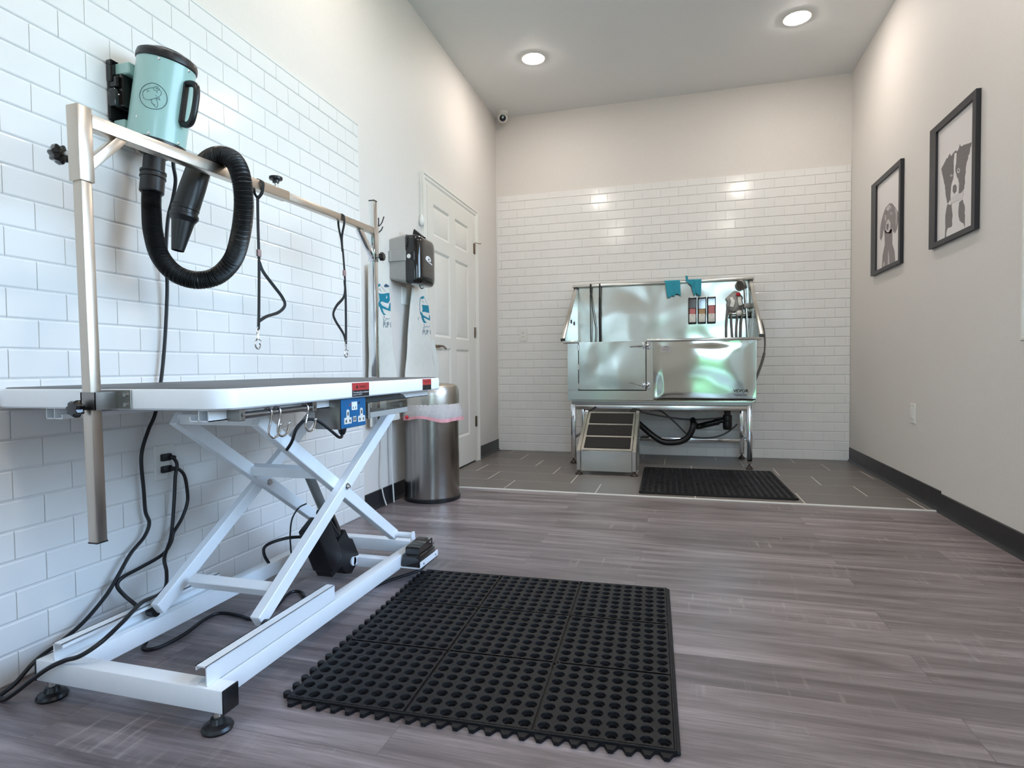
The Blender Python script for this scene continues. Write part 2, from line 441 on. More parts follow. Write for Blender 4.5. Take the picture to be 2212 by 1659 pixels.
def liner_mat():
    m, nt, b = base('cloudy_bin_bag')
    b.inputs['Base Color'].default_value = lin((226, 218, 216)); b.inputs['Roughness'].default_value = 0.22
    b.inputs['Alpha'].default_value = 0.72
    nz = N(nt, 'ShaderNodeTexNoise'); nz.inputs['Scale'].default_value = 26; nz.inputs['Detail'].default_value = 3
    bp = N(nt, 'ShaderNodeBump'); bp.inputs['Distance'].default_value = 0.006
    nt.links.new(nz.outputs['Fac'], bp.inputs['Height']); nt.links.new(bp.outputs[0], b.inputs['Normal'])
    return m


M['liner'] = liner_mat()
M['lamp'] = emit_mat('downlight_diffuser', (1.0, 0.92, 0.84, 1), LAMP)

# ================================================================== THE ROOM
def struct(name, mb, mat, label=None, parent=None, smooth=32):
    o = mb.build(name, mat, parent, smooth=smooth)
    o['kind'] = 'structure'
    if label and parent is None: o['label'] = label; o['category'] = name.split('_')[0]
    return o


TE = -1.735                              # where the tiled floor ends and the planks begin
floor = struct('floor', MB().box(-0.05, RW + 0.05, YF, TE, -0.12, 0.0), M['wood'], 'grey-brown wood plank floor')
# tiled floor at the far end: real tiles with open joints over grout
mb = MB(); tz = 0.004
rows = [(0.0, -0.222, .165), (-0.222, -0.523, .354), (-0.523, -0.823, .56), (-0.823, -1.124, .165), (-1.124, -1.428, .354), (-1.428, TE + 0.010, .56)]
for (ya, yb, off) in rows:
    k = -1
    while off + k * 0.6025 < RW:
        xa, xb = max(0, off + k * 0.6025), min(RW, off + (k + 1) * 0.6025)
        if xb - xa > 0.01: mb.box(xa + 0.0028, xb - 0.0028, yb + 0.0013, ya - 0.0013, -0.02, tz, 0.0008, 1)
        k += 1
tf = struct('floor_tiles', mb, M['ftile'], parent=floor)
struct('floor_grout', MB().box(0, RW, TE, 0, -0.12, tz - 0.0004), M['fgrout'], parent=floor)
struct('trim_1', MB().box(0.0, RW, TE - 0.006, TE + 0.010, -0.01, 0.0065, 0.002, 1), M['trimw'], 'thin white strip between plank floor and grey tiles')
struct('ceiling', MB().box(-0.12, RW + 0.12, YF - 0.12, 0.12, RH, RH + 0.12), M['ceil'], 'plain white ceiling')
wl = struct('wall_left', MB().box(-0.12, 0, YF - 0.12, 0.12, -0.12, RH), M['paint'], 'left wall, warm grey paint above white tiles')
wb_ = struct('wall_back', MB().box(0, RW, 0.0, 0.12, -0.12, RH), M['paint'], 'far wall behind the steel tub')
WY0, WY1, WZ0, WZ1 = -4.70, -2.505, 0.905, 2.36
mb = MB()
mb.box(RW, RW + .12, WY1, 0.12, -.12, RH); mb.box(RW, RW + .12, YF - .12, WY0, -.12, RH)
mb.box(RW, RW + .12, WY0, WY1, -.12, WZ0); mb.box(RW, RW + .12, WY0, WY1, WZ1, RH)
wr_ = struct('wall_right', mb, M['paint'], 'right wall, warm grey paint with two framed dog prints')
EX0, EX1, EZ1 = 2.06, 2.90, 2.12
mb = MB()
mb.box(0, .10, YF - .12, YF, -.12, RH); mb.box(.36, EX0, YF - .12, YF, -.12, RH); mb.box(.10, .36, YF - .12, YF, EZ1, RH); mb.box(.10, .36, YF - .12, YF, -.12, 0.02); mb.box(EX1, RW, YF - .12, YF, -.12, RH); mb.box(EX0, EX1, YF - .12, YF, EZ1, RH); mb.box(EX0, EX1, YF - .12, YF, -.12, 0.02)
struct('wall_front', mb, M['paint'], 'entrance wall around the glazed front')


# glazed wall tiles: every tile its own pillow-edged block
def tile_field(mb, u0, u1, z0, z1, place, half0=0.0, ph=0.0785, pw=0.1545, g=0.0008):
    rnd = random.Random(3)
    r = 0; z = z0
    while z < z1 - 0.004:
        za, zb = z + g * 1.6, min(z + ph, z1) - g * 1.6
        off = half0 + (0.5 * pw if r % 2 else 0.0)
        k = math.floor((u0 - off) / pw)
        while off + k * pw < u1:
            ua, ub = max(u0, off + k * pw) + g * .3, min(u1, off + (k + 1) * pw) - g * .3
            k += 1
            if ub - ua < 0.008: continue
            c, t, cz = 0.0010, 0.0090, 0.0042
            tw, th = rnd.gauss(0, 0.00010), rnd.gauss(0, 0.00008)
            lo = [(ua, za), (ub, za), (ub, zb), (ua, zb)]
            hi = [(ua + c, za + cz), (ub - c, za + cz), (ub - c, zb - cz), (ua + c, zb - cz)]
            md = [(ua + .0008, za + .0008), (ub - .0008, za + .0008), (ub - .0008, zb - .0008), (ua + .0008, zb - .0008)]
            A = [mb.bm.verts.new(V(place(u, w, 0.0))) for u, w in lo]
            B = [mb.bm.verts.new(V(place(u, w, 0.0072))) for u, w in md]
            D = [mb.bm.verts.new(V(place(u, w, t + tw * (1 if i in (0, 3) else -1) + th * (1 if i < 2 else -1)))) for i, (u, w) in enumerate(hi)]
            for i in range(4):
                j = (i + 1) % 4
                mb.bm.faces.new((A[i], A[j], B[j], B[i])); mb.bm.faces.new((B[i], B[j], D[j], D[i]))
            mb.bm.faces.new(D)
        z += ph; r += 1


TLE, TLZ, TBZ = -2.545, 2.118, 2.419
mb = MB(); tile_field(mb, YF + 0.02, TLE, 0.0, TLZ - 0.012, lambda u, z, w: (0.004 + w, u, z), -4.139)
struct('wall_tiles', mb, M['tile'], parent=wl, smooth=14)
mb = MB().box(0, 0.0092, YF, TLE, 0, TLZ - 0.01)
struct('wall_grout', mb, M['grout'], parent=wl)
struct('wall_tile_edging', MB().box(0, 0.0125, YF, TLE + 0.006, TLZ - 0.0105, TLZ, 0.002, 1).box(0, 0.0125, TLE - 0.001, TLE + 0.008, 0, TLZ, 0.002, 1), M['tile'], parent=wl)
mb = MB(); tile_field(mb, 0.012, RW - 0.004, 0.004, TBZ, lambda u, z, w: (u, -0.004 - w, z), 0.05)
struct('wall_tiles', mb, M['tile'], parent=wb_, smooth=14)
struct('wall_grout', MB().box(0.004, RW - 0.001, -0.0092, 0, 0, TBZ - 0.001), M['grout'], parent=wb_)
struct('wall_tile_edging', MB().box(0.0, 0.010, -0.0125, 0, 0.004, TBZ, 0.002, 1), M['tile'], parent=wb_)

# black vinyl cove base


def cove(mb, pts, side, z0, z1, th=0.005):
    """pts: two (x, y) along the wall, side: inward normal"""
    prof = [(0, z1), (th, z1 - .003), (th, z0 + .022), (th + .004, z0 + .010), (th + .012, z0 + .001), (th + .012, z0), (0, z0)]
    a, b = V((*pts[0], 0)), V((*pts[1], 0)); n = V((*side, 0))
    A = [mb.bm.verts.new(a + n * p + V((0, 0, z))) for p, z in prof]; B = [mb.bm.verts.new(b + n * p + V((0, 0, z))) for p, z in prof]
    for i in range(len(prof)):
        j = (i + 1) % len(prof); mb.bm.faces.new((A[i], A[j], B[j], B[i]))
    mb.bm.faces.new(A); mb.bm.faces.new(B[::-1])


mb = MB(); cove(mb, ((0, TLE + .008), (0, -1.74)), (1, 0), 0.0, 0.102); cove(mb, ((0, -0.607), (0, -0.006)), (1, 0), 0.004, 0.112)
struct('baseboard_left', mb, M['blackbase'], 'black vinyl baseboard along the left wall either side of the door')
mb = MB(); cove(mb, ((RW, TE - .02), (RW, -0.006)), (-1, 0), 0.004, 0.116); cove(mb, ((RW, YF), (RW, TE - .02)), (-1, 0), 0.0, 0.103, 0.007)
struct('baseboard_right', mb, M['blackbase'], 'black vinyl baseboard along the right wall')

# ------------------------------------------------------------------ door in the left wall
door = struct('door_1', MB().box(0.0, 0.005, -1.648, -0.690, 0.018, 2.058), M['doorw'], 'white six-panel door in the left wall')
mb = MB()
ys = [(-1.648, -1.544), (-1.242, -1.130), (-0.838, -0.690)]
for a, b_ in ys: mb.box(0.004, 0.014, a, b_, 0.018, 2.058)
zs = [(0.018, 0.250), (0.945, 1.022), (1.635, 1.732), (1.950, 2.058)]
for a, b_ in zs:
    for c, d in ((-1.544, -1.242), (-1.130, -0.838)): mb.box(0.004, 0.014, c, d, a, b_)
for za, zb in ((0.250, 0.945), (1.022, 1.635), (1.732, 1.950)):
    for c, d in ((-1.544, -1.242), (-1.130, -0.838)):
        s = 0.032                                   # sloped surround, then the raised field
        o4 = [(c, za), (d, za), (d, zb), (c, zb)]; i4 = [(c + s * .55, za + s * .55), (d - s * .55, za + s * .55), (d - s * .55, zb - s * .55), (c + s * .55, zb - s * .55)]
        f4 = [(c + s * 1.3, za + s * 1.3), (d - s * 1.3, za + s * 1.3), (d - s * 1.3, zb - s * 1.3), (c + s * 1.3, zb - s * 1.3)]
        A = [mb.bm.verts.new((0.014, y, z)) for y, z in o4]; B = [mb.bm.verts.new((0.0045, y, z)) for y, z in i4]; D = [mb.bm.verts.new((0.011, y, z)) for y, z in f4]
        for i in range(4):
            j = (i + 1) % 4
            mb.bm.faces.new((A[i], A[j], B[j], B[i])); mb.bm.faces.new((B[i], B[j], D[j], D[i]))
        mb.bm.faces.new(D)
struct('door_panels', mb, M['doorw'], parent=door, smooth=20)
mb = MB()
prof = [(0.0, 0.0), (0.024, 0.0), (0.024, 0.012), (0.018, 0.022), (0.020, 0.034), (0.013, 0.050), (0.013, 0.078), (0.0, 0.078)]


def casing(mb, fa, fb):
    """door-casing profile swept between two mitred ends; fa, fb: w -> (y, z)"""
    A = [mb.bm.verts.new((x, *fa(w))) for x, w in prof]
    B = [mb.bm.verts.new((x, *fb(w))) for x, w in prof]
    for i in range(len(prof)):
        j = (i + 1) % len(prof); mb.bm.faces.new((A[i], A[j], B[j], B[i]))
    mb.bm.faces.new(A); mb.bm.faces.new(B[::-1])


casing(mb, lambda w: (-1.730 + w, 0.0), lambda w: (-1.730 + w, 2.128 - w))
casing(mb, lambda w: (-0.608 - w, 0.004), lambda w: (-0.608 - w, 2.128 - w))
casing(mb, lambda w: (-1.730 + w, 2.128 - w), lambda w: (-0.608 - w, 2.128 - w))
struct('door_casing', mb, M['trimw'], parent=door, smooth=20)
mb = MB(); mb.lathe([(0.0, 0), (0.028, 0), (0.028, 0.008), (0.012, 0.012), (0.010, 0.050)], (0.014, -1.583, 0.952), (1, 0, 0), 24)
mb.tube([(0.060, -1.583, 0.952), (0.062, -1.550, 0.954), (0.060, -1.500, 0.953), (0.055, -1.462, 0.944), (0.058, -1.446, 0.938)], lambda t: 0.010 - 0.004 * t, 12, 6)
struct('door_handle', mb, M['brass'], parent=door)
for i, z in enumerate((1.800, 1.095, 0.345)):
    mb = MB(); mb.cyl((0.020, -0.688, z - .045), (0.020, -0.688, z + .045), 0.0065, seg=12); mb.box(0.012, 0.0155, -0.712, -0.690, z - .044, z + .044)
    struct('door_hinge', mb, M['brass'], parent=door)
mb = MB(); mb.cyl((0.022, -0.688, 1.852), (0.040, -0.640, 1.852), 0.003, seg=8); mb.cyl((0.030, -0.652, 1.852), (0.048, -0.640, 1.852), 0.004, seg=8); mb.cyl((0.048, -0.640, 1.852), (0.054, -0.636, 1.852), 0.007, seg=10)
struct('door_stop', mb, M['brass'], parent=door)
struct('door_gap_shade', MB().box(0.0, 0.004, -1.655, -0.684, 0.0, 0.018), M['plastic'], parent=door)  # black strip stands for the shade in the gap under the door


# ------------------------------------------------------------------ windows
def window(name, x0, x1, axis, u0, u1, z0, z1, label, mull):
    """axis 'x': window in a wall of constant x (u = y); axis 'y': constant y (u = x)"""
    def bx(mb, a, b_, u, v, za, zb, bev=0.0):
        if axis == 'x': mb.box(a, b_, u, v, za, zb, bev)
        else: mb.box(u, v, a, b_, za, zb, bev)
        return mb
    f = MB(); t = 0.045
    m_ = (x0 + x1) / 2
    for (ua, ub, za, zb) in ((u0, u0 + t, z0, z1), (u1 - t, u1, z0, z1), (u0, u1, z0, z0 + t), (u0, u1, z1 - t, z1)): bx(f, m_ - .03, m_ + .03, ua, ub, za, zb)
    for u in mull: bx(f, m_ - .025, m_ + .025, u - .025, u + .025, z0, z1)
    fo = f.build(name, M['trimw'], None, label, 'window', None, 'structure')
    p = MB(); bx(p, m_ - .003, m_ + .003, u0 + t * .5, u1 - t * .5, z0 + t * .5, z1 - t * .5)
    struct('window_pane', p, M['pane'], parent=fo)
    return fo


w1 = window('window_1', RW + .03, RW + .11, 'x', WY0, WY1, WZ0, WZ1, 'bright white-framed window in the right wall', [-3.6])
mb = MB(); c = 0.0
for (ya, yb, za, zb) in ((WY1 - .004, WY1 + .012, WZ0 - .012, WZ1 + .012), (WY0 - .012, WY0 + .004, WZ0 - .012, WZ1 + .012), (WY0, WY1, WZ0 - .012, WZ0 + .004), (WY0, WY1, WZ1 - .004, WZ1 + .012)):
    mb.box(RW - .006, RW + .11, ya, yb, za, zb, 0.002, 1)
struct('window_casing', mb, M['trimw'], parent=w1)
window('window_2', YF - .09, YF - .03, 'y', EX0, EX1, 0.02, EZ1, 'glazed entrance door in the front wall', [])

window('window_3', YF - .09, YF - .03, 'y', .10, .36, 0.02, EZ1, 'narrow glazed sidelight at the left of the front wall', [])

# what stands outside the glass
struct('ground', MB().box(-14, 16, -22, YF - 1.6, -0.3, -0.15), M['grass'], 'mown lawn outside the glazed front')
struct('ground', MB().box(-14, 16, YF - 1.6, YF - 0.13, -0.3, -0.14), M['pave'], 'pale paving outside the glazed front')
struct('ground', MB().box(RW + .13, 16, YF - .13, 8, -0.3, -0.15), M['grass'], 'mown lawn outside the right-hand window')
rnd = random.Random(5)
mb = MB()
for i in range(16):
    cx = -5.2 + i * 0.9 + rnd.uniform(-.2, .2); h = rnd.uniform(0.9, 1.5)
    mb.ball((cx, -13.0 + rnd.uniform(-.5, .5), h * .45), 1.0, (rnd.uniform(.6, .9), .7, h * .72), 14, 10)
for v in mb.bm.verts: v.co += V((rnd.gauss(0, .05), rnd.gauss(0, .05), rnd.gauss(0, .05)))
o = struct('hedge', mb, M['leafy'], 'leafy green hedge beyond the lawn outside'); o['category'] = 'hedge'

# ================================================================== LIGHT FITTINGS AND CAMERA ON THE CEILING
def downlight(x, y, label):
    t = thing('recessed_downlight', label, 'ceiling light', (x, y, RH), group='recessed ceiling downlights')
    MB().lathe([(0.074, 0.0), (0.094, 0.0), (0.094, -0.004), (0.086, -0.008), (0.074, -0.006)], (x, y, RH), seg=40, close_ends=False).build('trim_ring', M['trimw'], t)
    MB().lathe([(0.0, -0.0170), (0.048, -0.0160), (0.066, -0.0120), (0.0735, -0.0070), (0.0745, -0.002)], (x, y, RH), seg=40, close_ends=False).build('diffuser', M['lamp'], t)
    return t


downlight(0.606, -0.968, 'round white downlight in the ceiling near the door, left of the two in view')
downlight(2.445, -0.960, 'round white downlight in the ceiling by the right wall, right of the two in view')
for yy, w in ((-3.0, 'above the grooming table end of the room'), (-5.1, 'near the entrance end of the room')):
    downlight(0.606, yy, 'round white downlight by the left wall ' + w)
    downlight(2.445, yy, 'round white downlight by the right wall ' + w)

t = thing('security_camera', 'small white dome security camera in the far left ceiling corner', 'security camera', (0.112, -0.13, RH))
c0 = V((0.112, -0.13, RH))
MB().lathe([(0.0, 0), (0.046, 0), (0.046, -0.018), (0.040, -0.026), (0.0, -0.026)], c0, seg=32).build('mount_plate', M['whiteplastic'], t)
mb = MB(); mb.ball(c0 + V((0, -0.006, -0.058)), 0.047, (1, 1, .92), 28, 18); mb.build('dome', M['whiteplastic'], t)
mb = MB(); d = (V((1.6, -5.0, 1.0)) - c0).normalized(); mb.lathe([(0.030, 0.030), (0.030, 0.041), (0.026, 0.0445), (0.0, 0.046)], c0 + V((0, -.006, -.058)), d, 28); mb.build('lens', M['gloss'], t)

# ================================================================== GROOMING TABLE
TX0, TX1, TY0, TY1, TZ0, TZ1 = 0.018, 0.720, -4.345, -3.110, 0.715, 0.762
gt = thing('grooming_table', 'white electric grooming table on scissor legs, dark rubber top', 'grooming table', (0.42, -3.75, 0))


def rounded_rect(x0, x1, y0, y1, r, n=8):
    P = []
    for cx, cy, a0 in ((x1 - r, y1 - r, 0), (x0 + r, y1 - r, 90), (x0 + r, y0 + r, 180), (x1 - r, y0 + r, 270)):
        for k in range(n + 1):
            a = math.radians(a0 + 90 * k / n); P.append((cx + r * math.cos(a), cy + r * math.sin(a)))
    return P


def slab(mb, loop, levels):
    """stack of (z, inset scale function loop) rings -> closed solid"""
    rings = [[mb.bm.verts.new((x, y, z)) for x, y in lp] for z, lp in levels]
    n = len(rings[0])
    for A, B in zip(rings, rings[1:]):
        for i in range(n):
            j = (i + 1) % n; mb.bm.faces.new((A[i], A[j], B[j], B[i]))
    mb.bm.faces.new(rings[0][::-1]); mb.bm.faces.new(rings[-1])


RRi = lambda k, r=0.055: rounded_rect(TX0 + k, TX1 - k, TY0 + k, TY1 - k, r - k * .5)
mb = MB(); slab(mb, None, [(TZ0, RRi(.004)), (TZ0 + .004, RRi(0)), (TZ1 - .006, RRi(0)), (TZ1 - .001, RRi(.003)), (TZ1, RRi(.007))])
mb.build('tabletop', M['whitemetal'], gt, smooth=40)
mb = MB(); slab(mb, None, [(TZ1 - .002, RRi(.010)), (TZ1 + .0015, RRi(.010)), (TZ1 + .0025, RRi(.012))]); mb.build('rubber_surface', M['tabletop'], gt, smooth=40)
# guide rails under the top: closed tube plus an open lip turned inwards
for s, xr in ((1, 0.662), (-1, 0.178)):
    mb = MB(); y0, y1 = TY0 + .022, TY1 - .03
    t_ = .0025
    for a, b_, za, zb in ((xr - .0 * s, xr - t_ * s, .688, .715), (xr - .026 * s, xr - .0285 * s, .688, .715), (xr, xr - .050 * s, .688, .6905), (xr, xr - .0285 * s, .7125, .715), (xr - .050 * s, xr - .0525 * s, .688, .699)):
        mb.box(min(a, b_), max(a, b_), y0, y1, za, zb)
    mb.build('guide_rail', M['whitemetal'], gt)
# base frame
mb = MB(); mb.box(.157, .707, -4.352, -4.307, .050, .102, .003).build('front_crossbar', M['whitemetal'], gt)
MB().box(.706, .7105, -4.353, -4.306, .049, .103, .002).build('end_cap', M['plastic'], gt)
MB().box(.1535, .158, -4.353, -4.306, .049, .103, .002).build('end_cap', M['plastic'], gt)
MB().box(.205, .662, -3.225, -3.180, .048, .098, .003).build('rear_crossbar', M['whitemetal'], gt)
MB().box(.245, .622, -3.385, -3.345, .034, .072, .003).build('actuator_crossbar', M['whitemetal'], gt)
MB().box(.622, .662, -4.310, -3.182, .050, .100, .003).build('base_rail', M['whitemetal'], gt)
MB().box(.205, .245, -4.310, -3.182, .050, .100, .003).build('base_rail', M['whitemetal'], gt)
for xa, s in ((.660, -1), (.207, 1)):
    mb = MB(); q = .003
    for a, b_, za, zb in ((xa, xa + s * q, .100, .147), (xa, xa + s * .030, .144, .147), (xa + s * .027, xa + s * .030, .136, .147), (xa, xa + s * .030, .100, .103), (xa + s * .027, xa + s * .030, .100, .108)):
        mb.box(min(a, b_), max(a, b_), -4.345, -3.842, za, zb)
    mb.build('roller_track', M['whitemetal'], gt)
for fx, fy in ((.672, -4.330), (.160 + .018, -4.330), (.640, -3.203), (.226, -3.203)):
    mb = MB(); mb.lathe([(0.0, 0), (.032, 0), (.034, .006), (.030, .012), (.018, .017), (.014, .028), (0, .030)], (fx, fy, 0), seg=28)
    f = mb.build('foot', M['plastic'], gt)
    MB().cyl((fx, fy, .026), (fx, fy, .052), .009, seg=14).build('threaded_stem', M['steel'], f)


# scissor arms
def yz_beam(mb, x0, x1, a, b_, h, bev=.002):
    mb.beam(((x0 + x1) / 2, *a), ((x0 + x1) / 2, *b_), x1 - x0, h, (0, 0, 1), bev, 1)


for xa, xb in ((.575, .605), (.245, .272)):
    mb = MB(); yz_beam(mb, xa, xb, (-4.098, .134), (-3.330, .634), .040); mb.build('scissor_arm', M['whitemetal'], gt)
for xa, xb in ((.546, .575), (.272, .300)):
    mb = MB(); yz_beam(mb, xa, xb, (-4.045, .668), (-3.262, .131), .040); mb.build('scissor_arm', M['whitemetal'], gt)
mb = MB(); mb.beam((.30, -4.012, .189), (.575, -4.012, .189), .030, .030, (0, -.55, .83), .002, 1); mb.build('lower_tie_bar', M['whitemetal'], gt)
mb = MB(); mb.beam((.29, -3.742, .468), (.56, -3.742, .468), .030, .034, (0, -.3, .95), .002, 1); mb.build('upper_tie_bar', M['whitemetal'], gt)
mb = MB(); mb.beam((.29, -4.03, .664), (.56, -4.03, .664), .030, .030, (0, 0, 1), .002, 1); mb.build('top_tie_bar', M['whitemetal'], gt)
mb = MB(); mb.beam((.27, -3.345, .634), (.58, -3.345, .634), .030, .030, (0, 0, 1), .002, 1); mb.build('top_tie_bar', M['whitemetal'], gt)
for x, s in ((.605, 1), (.300, 1)):
    mb = MB(); mb.cyl((x - .002, -3.676, .413), (x + .004, -3.676, .413), .011, seg=18); mb.cyl((x + .004, -3.676, .413), (x + .009, -3.676, .413), .008, seg=6); mb.cyl((x + .009, -3.676, .413), (x + .013, -3.676, .413), .0045, seg=12)
    mb.build('pivot_bolt', M['chrome'], gt)
# rollers and pivots
for x0, x1 in ((.604, .640), (.222, .246)):
    MB().cyl((x0, -4.088, .1235), (x1, -4.088, .1235), .016, seg=20).build('roller', M['plastic'], gt)
for x0, x1 in ((.600, .642), (.222, .250)):
    MB().cyl((x0, -3.345, .664), (x1, -3.345, .664), .010, seg=14).build('pivot_pin', M['whitemetal'], gt)
for x0, x1 in ((.574, .648), (.219, .273)):
    mb = MB(); mb.cyl((x0, -3.272, .137), (x1, -3.272, .137), .012, seg=18)
    mb.build('pivot_pin', M['whitemetal'], gt)
    xl = x1 if x1 > .4 else x0
    mb = MB(); mb.prism([(-3.288, .098), (-3.252, .098), (-3.256, .144), (-3.262, .152), (-3.278, .152), (-3.286, .144)], lambda u, w, d, X=xl: (X - .003 + d, u, w), .006)
    mb.build('pivot_lug', M['whitemetal'], gt)
# linear actuator
Pb, Pt = V((.425, -3.405, .062)), V((.425, -3.632, .446)); ad = (Pt - Pb).normalized(); an = V((0, -ad.z, ad.y)).normalized()
if an.y > 0: an = -an
act = MB().cyl(Pb + ad * .02, Pb + ad * .262, .029, seg=28).build('actuator', M['gloss'], gt)
MB().cyl(Pb + ad * .255, Pt - ad * .004, .0165, seg=24).build('push_rod', M['greyrod'], act)
mb = MB(); mb.beam(Pb + ad * .075 + an * .085, Pb + ad * .265 + an * .072, .085, .085, an, .010, 3); mb.build('motor_housing', M['plastic'], act)
mb = MB()
mb.prism([(-.055, -.020), (-.030, -.046), (.030, -.046), (.046, -.030), (.046, .060), (.030, .082), (.028, .128), (-.025, .128), (-.125, .070), (-.125, .045), (-.060, .030)],
         lambda u, w, d: Pb + V((.395 - .425, 0, 0)) + V((1, 0, 0)) * d - an * u + ad * (w + .012), .062)
mb.build('gear_case', M['plastic'], act)
MB().lathe([(.0295, 0), (.0305, .001), (.0305, .010), (.0295, .011)], Pb + ad * .125, ad, 28, False).build('clamp_band', M['chrome'], act)
for dx in (-.038, .036):
    mb = MB(); mb.cyl((.425 + dx - .003, Pb.y, Pb.z), (.425 + dx + .003, Pb.y, Pb.z), .017, seg=24); mb.beam((.425 + dx, Pb.y, Pb.z), (.425 + dx, -3.370, .058), .006, .030, (0, 0, 1))
    mb.build('mounting_lug', M['whitemetal'], act)
mb = MB()
mb.prism([(-3.755, .462), (-3.712, .476), (-3.640, .462), (-3.622, .446), (-3.632, .432), (-3.655, .436), (-3.738, .452)], lambda u, w, d: (.404 + d, u, w), .006)
mb.prism([(-3.755, .462), (-3.712, .476), (-3.640, .462), (-3.622, .446), (-3.632, .432), (-3.655, .436), (-3.738, .452)], lambda u, w, d: (.440 + d, u, w), .006)
mb.cyl((.400, -3.632, .446), (.450, -3.632, .446), .008, seg=14)
mb.build('rod_bracket', M['whitemetal'], gt)
MB().tube([(.385, -3.585, .322), (.372, -3.612, .312), (.365, -3.640, .280), (.362, -3.648, .232), (.362, -3.648, .190), (.362, -3.640, .150), (.365, -3.600, .085)], .0028, 8).build('thin_motor_wire', M['cord'], act)
MB().tube([(.400, -3.560, .197), (.360, -3.592, .202), (.330, -3.625, .205), (.290, -3.655, .195), (.255, -3.650, .172), (.235, -3.625, .135), (.232, -3.600, .100)], .0055, 10).build('motor_cord', M['cord'], act)
# pedal tray welded to the far right corner
mb = MB(); mb.box(.660, .746, -3.412, -3.250, .056, .0595); mb.box(.743, .746, -3.412, -3.250, .056, .082); mb.build('pedal_tray', M['whitemetal'], gt)
for y in (-3.385, -3.275): MB().cyl((.7455, y, .070), (.7475, y, .070), .004, seg=12).build('tray_screw', M['steel'], gt)
# hook rail below the right edge
rail = MB().cyl((.688, -4.262, .697), (.688, -3.972, .697), .0085, seg=18).build('hook_rail', M['darksteel'], gt)
for y, dy in ((-4.270, .018), (-3.972, -.018)):
    mb = MB(); mb.box(.662, .700, min(y, y + dy), max(y, y + dy), .685, .7145, .002, 1); mb.cyl((.699, y + dy * .5, .700), (.7025, y + dy * .5, .700), .0045, seg=10); mb.build('rail_bracket', M['darksteel'], rail)
# socket box with blue plate
sb = MB().box(.612, .699, -3.857, -3.714, .622, .7145, .003).build('socket_box', M['darksteel'], gt)
PX, PY0, PY1, PZ0, PZ1 = .6995, -3.856, -3.715, .624, .714
pl = MB().box(PX, PX + .003, PY0, PY1, PZ0, PZ1, .001, 1).build('socket_plate', M['bluepanel'], sb)
W_ = PY1 - PY0; H_ = PZ1 - PZ0
pf = lambda u, w, d: (PX + .003 + d, PY0 + u * W_, PZ0 + w * H_)
for u0 in (.10, .66):
    mb = MB()
    mb.prism([(u0, .14), (u0 + .29, .14), (u0 + .29, .34), (u0 + .20, .36), (u0 + .20, .58), (u0 + .17, .62), (u0 + .11, .62), (u0 + .09, .58), (u0 + .09, .36), (u0, .34)], pf, .0015)
    s_ = mb.build('socket_insert', M['socket'], pl)
    for (a, b_, c, d) in ((.05, .09, .19, .28), (.20, .24, .19, .28), (.125, .165, .42, .54)): MB().prism([(u0 + a, c), (u0 + b_, c), (u0 + b_, d), (u0 + a, d)], lambda u, w, d_: (PX + .0046 + d_ * .3, PY0 + u * W_, PZ0 + w * H_), .001).build('socket_hole', M['plastic'], pl)
mb = MB(); mb.prism([(.40, .58), (.62, .58), (.62, .86), (.40, .86)], pf, .002); mb.build('rocker_switch', M['white_ink'], pl)
mb = MB(); mb.prism([(.445, .62), (.465, .62), (.465, .70), (.445, .70)], lambda u, w, d: (PX + .0051 + d, PY0 + u * W_, PZ0 + w * H_), .0006); mb.prism([(.545, .62), (.565, .62), (.565, .70), (.545, .70)], lambda u, w, d: (PX + .0051 + d, PY0 + u * W_, PZ0 + w * H_), .0006)
mb.build('switch_mark', M['plastic'], pl)
mb = MB(); mb.prism([(.46, .18), (.585, .18), (.585, .36), (.46, .36)], pf, .001); mb.build('port_insert', M['socket'], pl)
for u0 in (.475, .535): MB().prism([(u0, .21), (u0 + .028, .21), (u0 + .028, .33), (u0, .33)], lambda u, w, d: (PX + .0041 + d, PY0 + u * W_, PZ0 + w * H_), .0006).build('port_slot', M['plastic'], pl)
mb = MB(); mb.prism([(.27, .74), (.38, .82), (.38, .76)], pf, .0005); mb.build('indicator_mark', M['red'], pl)
mb = MB(); mb.prism([(.65, .80), (.75, .84), (.74, .77)], pf, .0005); mb.build('indicator_mark', M['black_ink'], pl)
mb = MB(); mb.lathe([(.0, -.018), (.007, -.018), (.011, -.010), (.013, -.002), (.013, .002)], (.686, -3.826, .622), seg=16); mb.build('cable_gland', M['plastic'], sb)
MB().tube([(.686, -3.826, .608), (.688, -3.834, .598), (.688, -3.850, .600), (.683, -3.868, .614), (.670, -3.890, .636), (.660, -3.915, .654), (.650, -3.938, .660), (.640, -3.958, .653), (.630, -3.972, .634), (.618, -3.975, .600), (.600, -3.975, .575)], .0045, 10).build('socket_cord', M['cord'], sb)
# clear flip cover beyond the sockets
P_ = [(.614, .7135), (.660, .712), (.684, .705), (.697, .690), (.699, .675), (.699, .646)]
mb = MB()
A = [[mb.bm.verts.new((x, y, z)) for x, z in P_] for y in (-3.690, -3.408)]
for i in range(len(P_) - 1): mb.bm.faces.new((A[0][i], A[0][i + 1], A[1][i + 1], A[1][i]))
for k in (0, 1):
    e = [mb.bm.verts.new((.614, (-3.690, -3.408)[k], .646))]
    mb.bm.faces.new(A[k] + e)
mb.build('clear_cover', M['smoke'], gt, smooth=60)
mb = MB(); mb.box(.692, .700, -3.690, -3.408, .642, .660, .001, 1); mb.box(.640, .700, -3.694, -3.690, .642, .650); mb.build('cover_edge', M['greyplastic'], gt)
MB().cyl((.698, -3.690, .640), (.698, -3.690, .690), .006, seg=12).build('cover_hinge', M['darksteel'], gt)


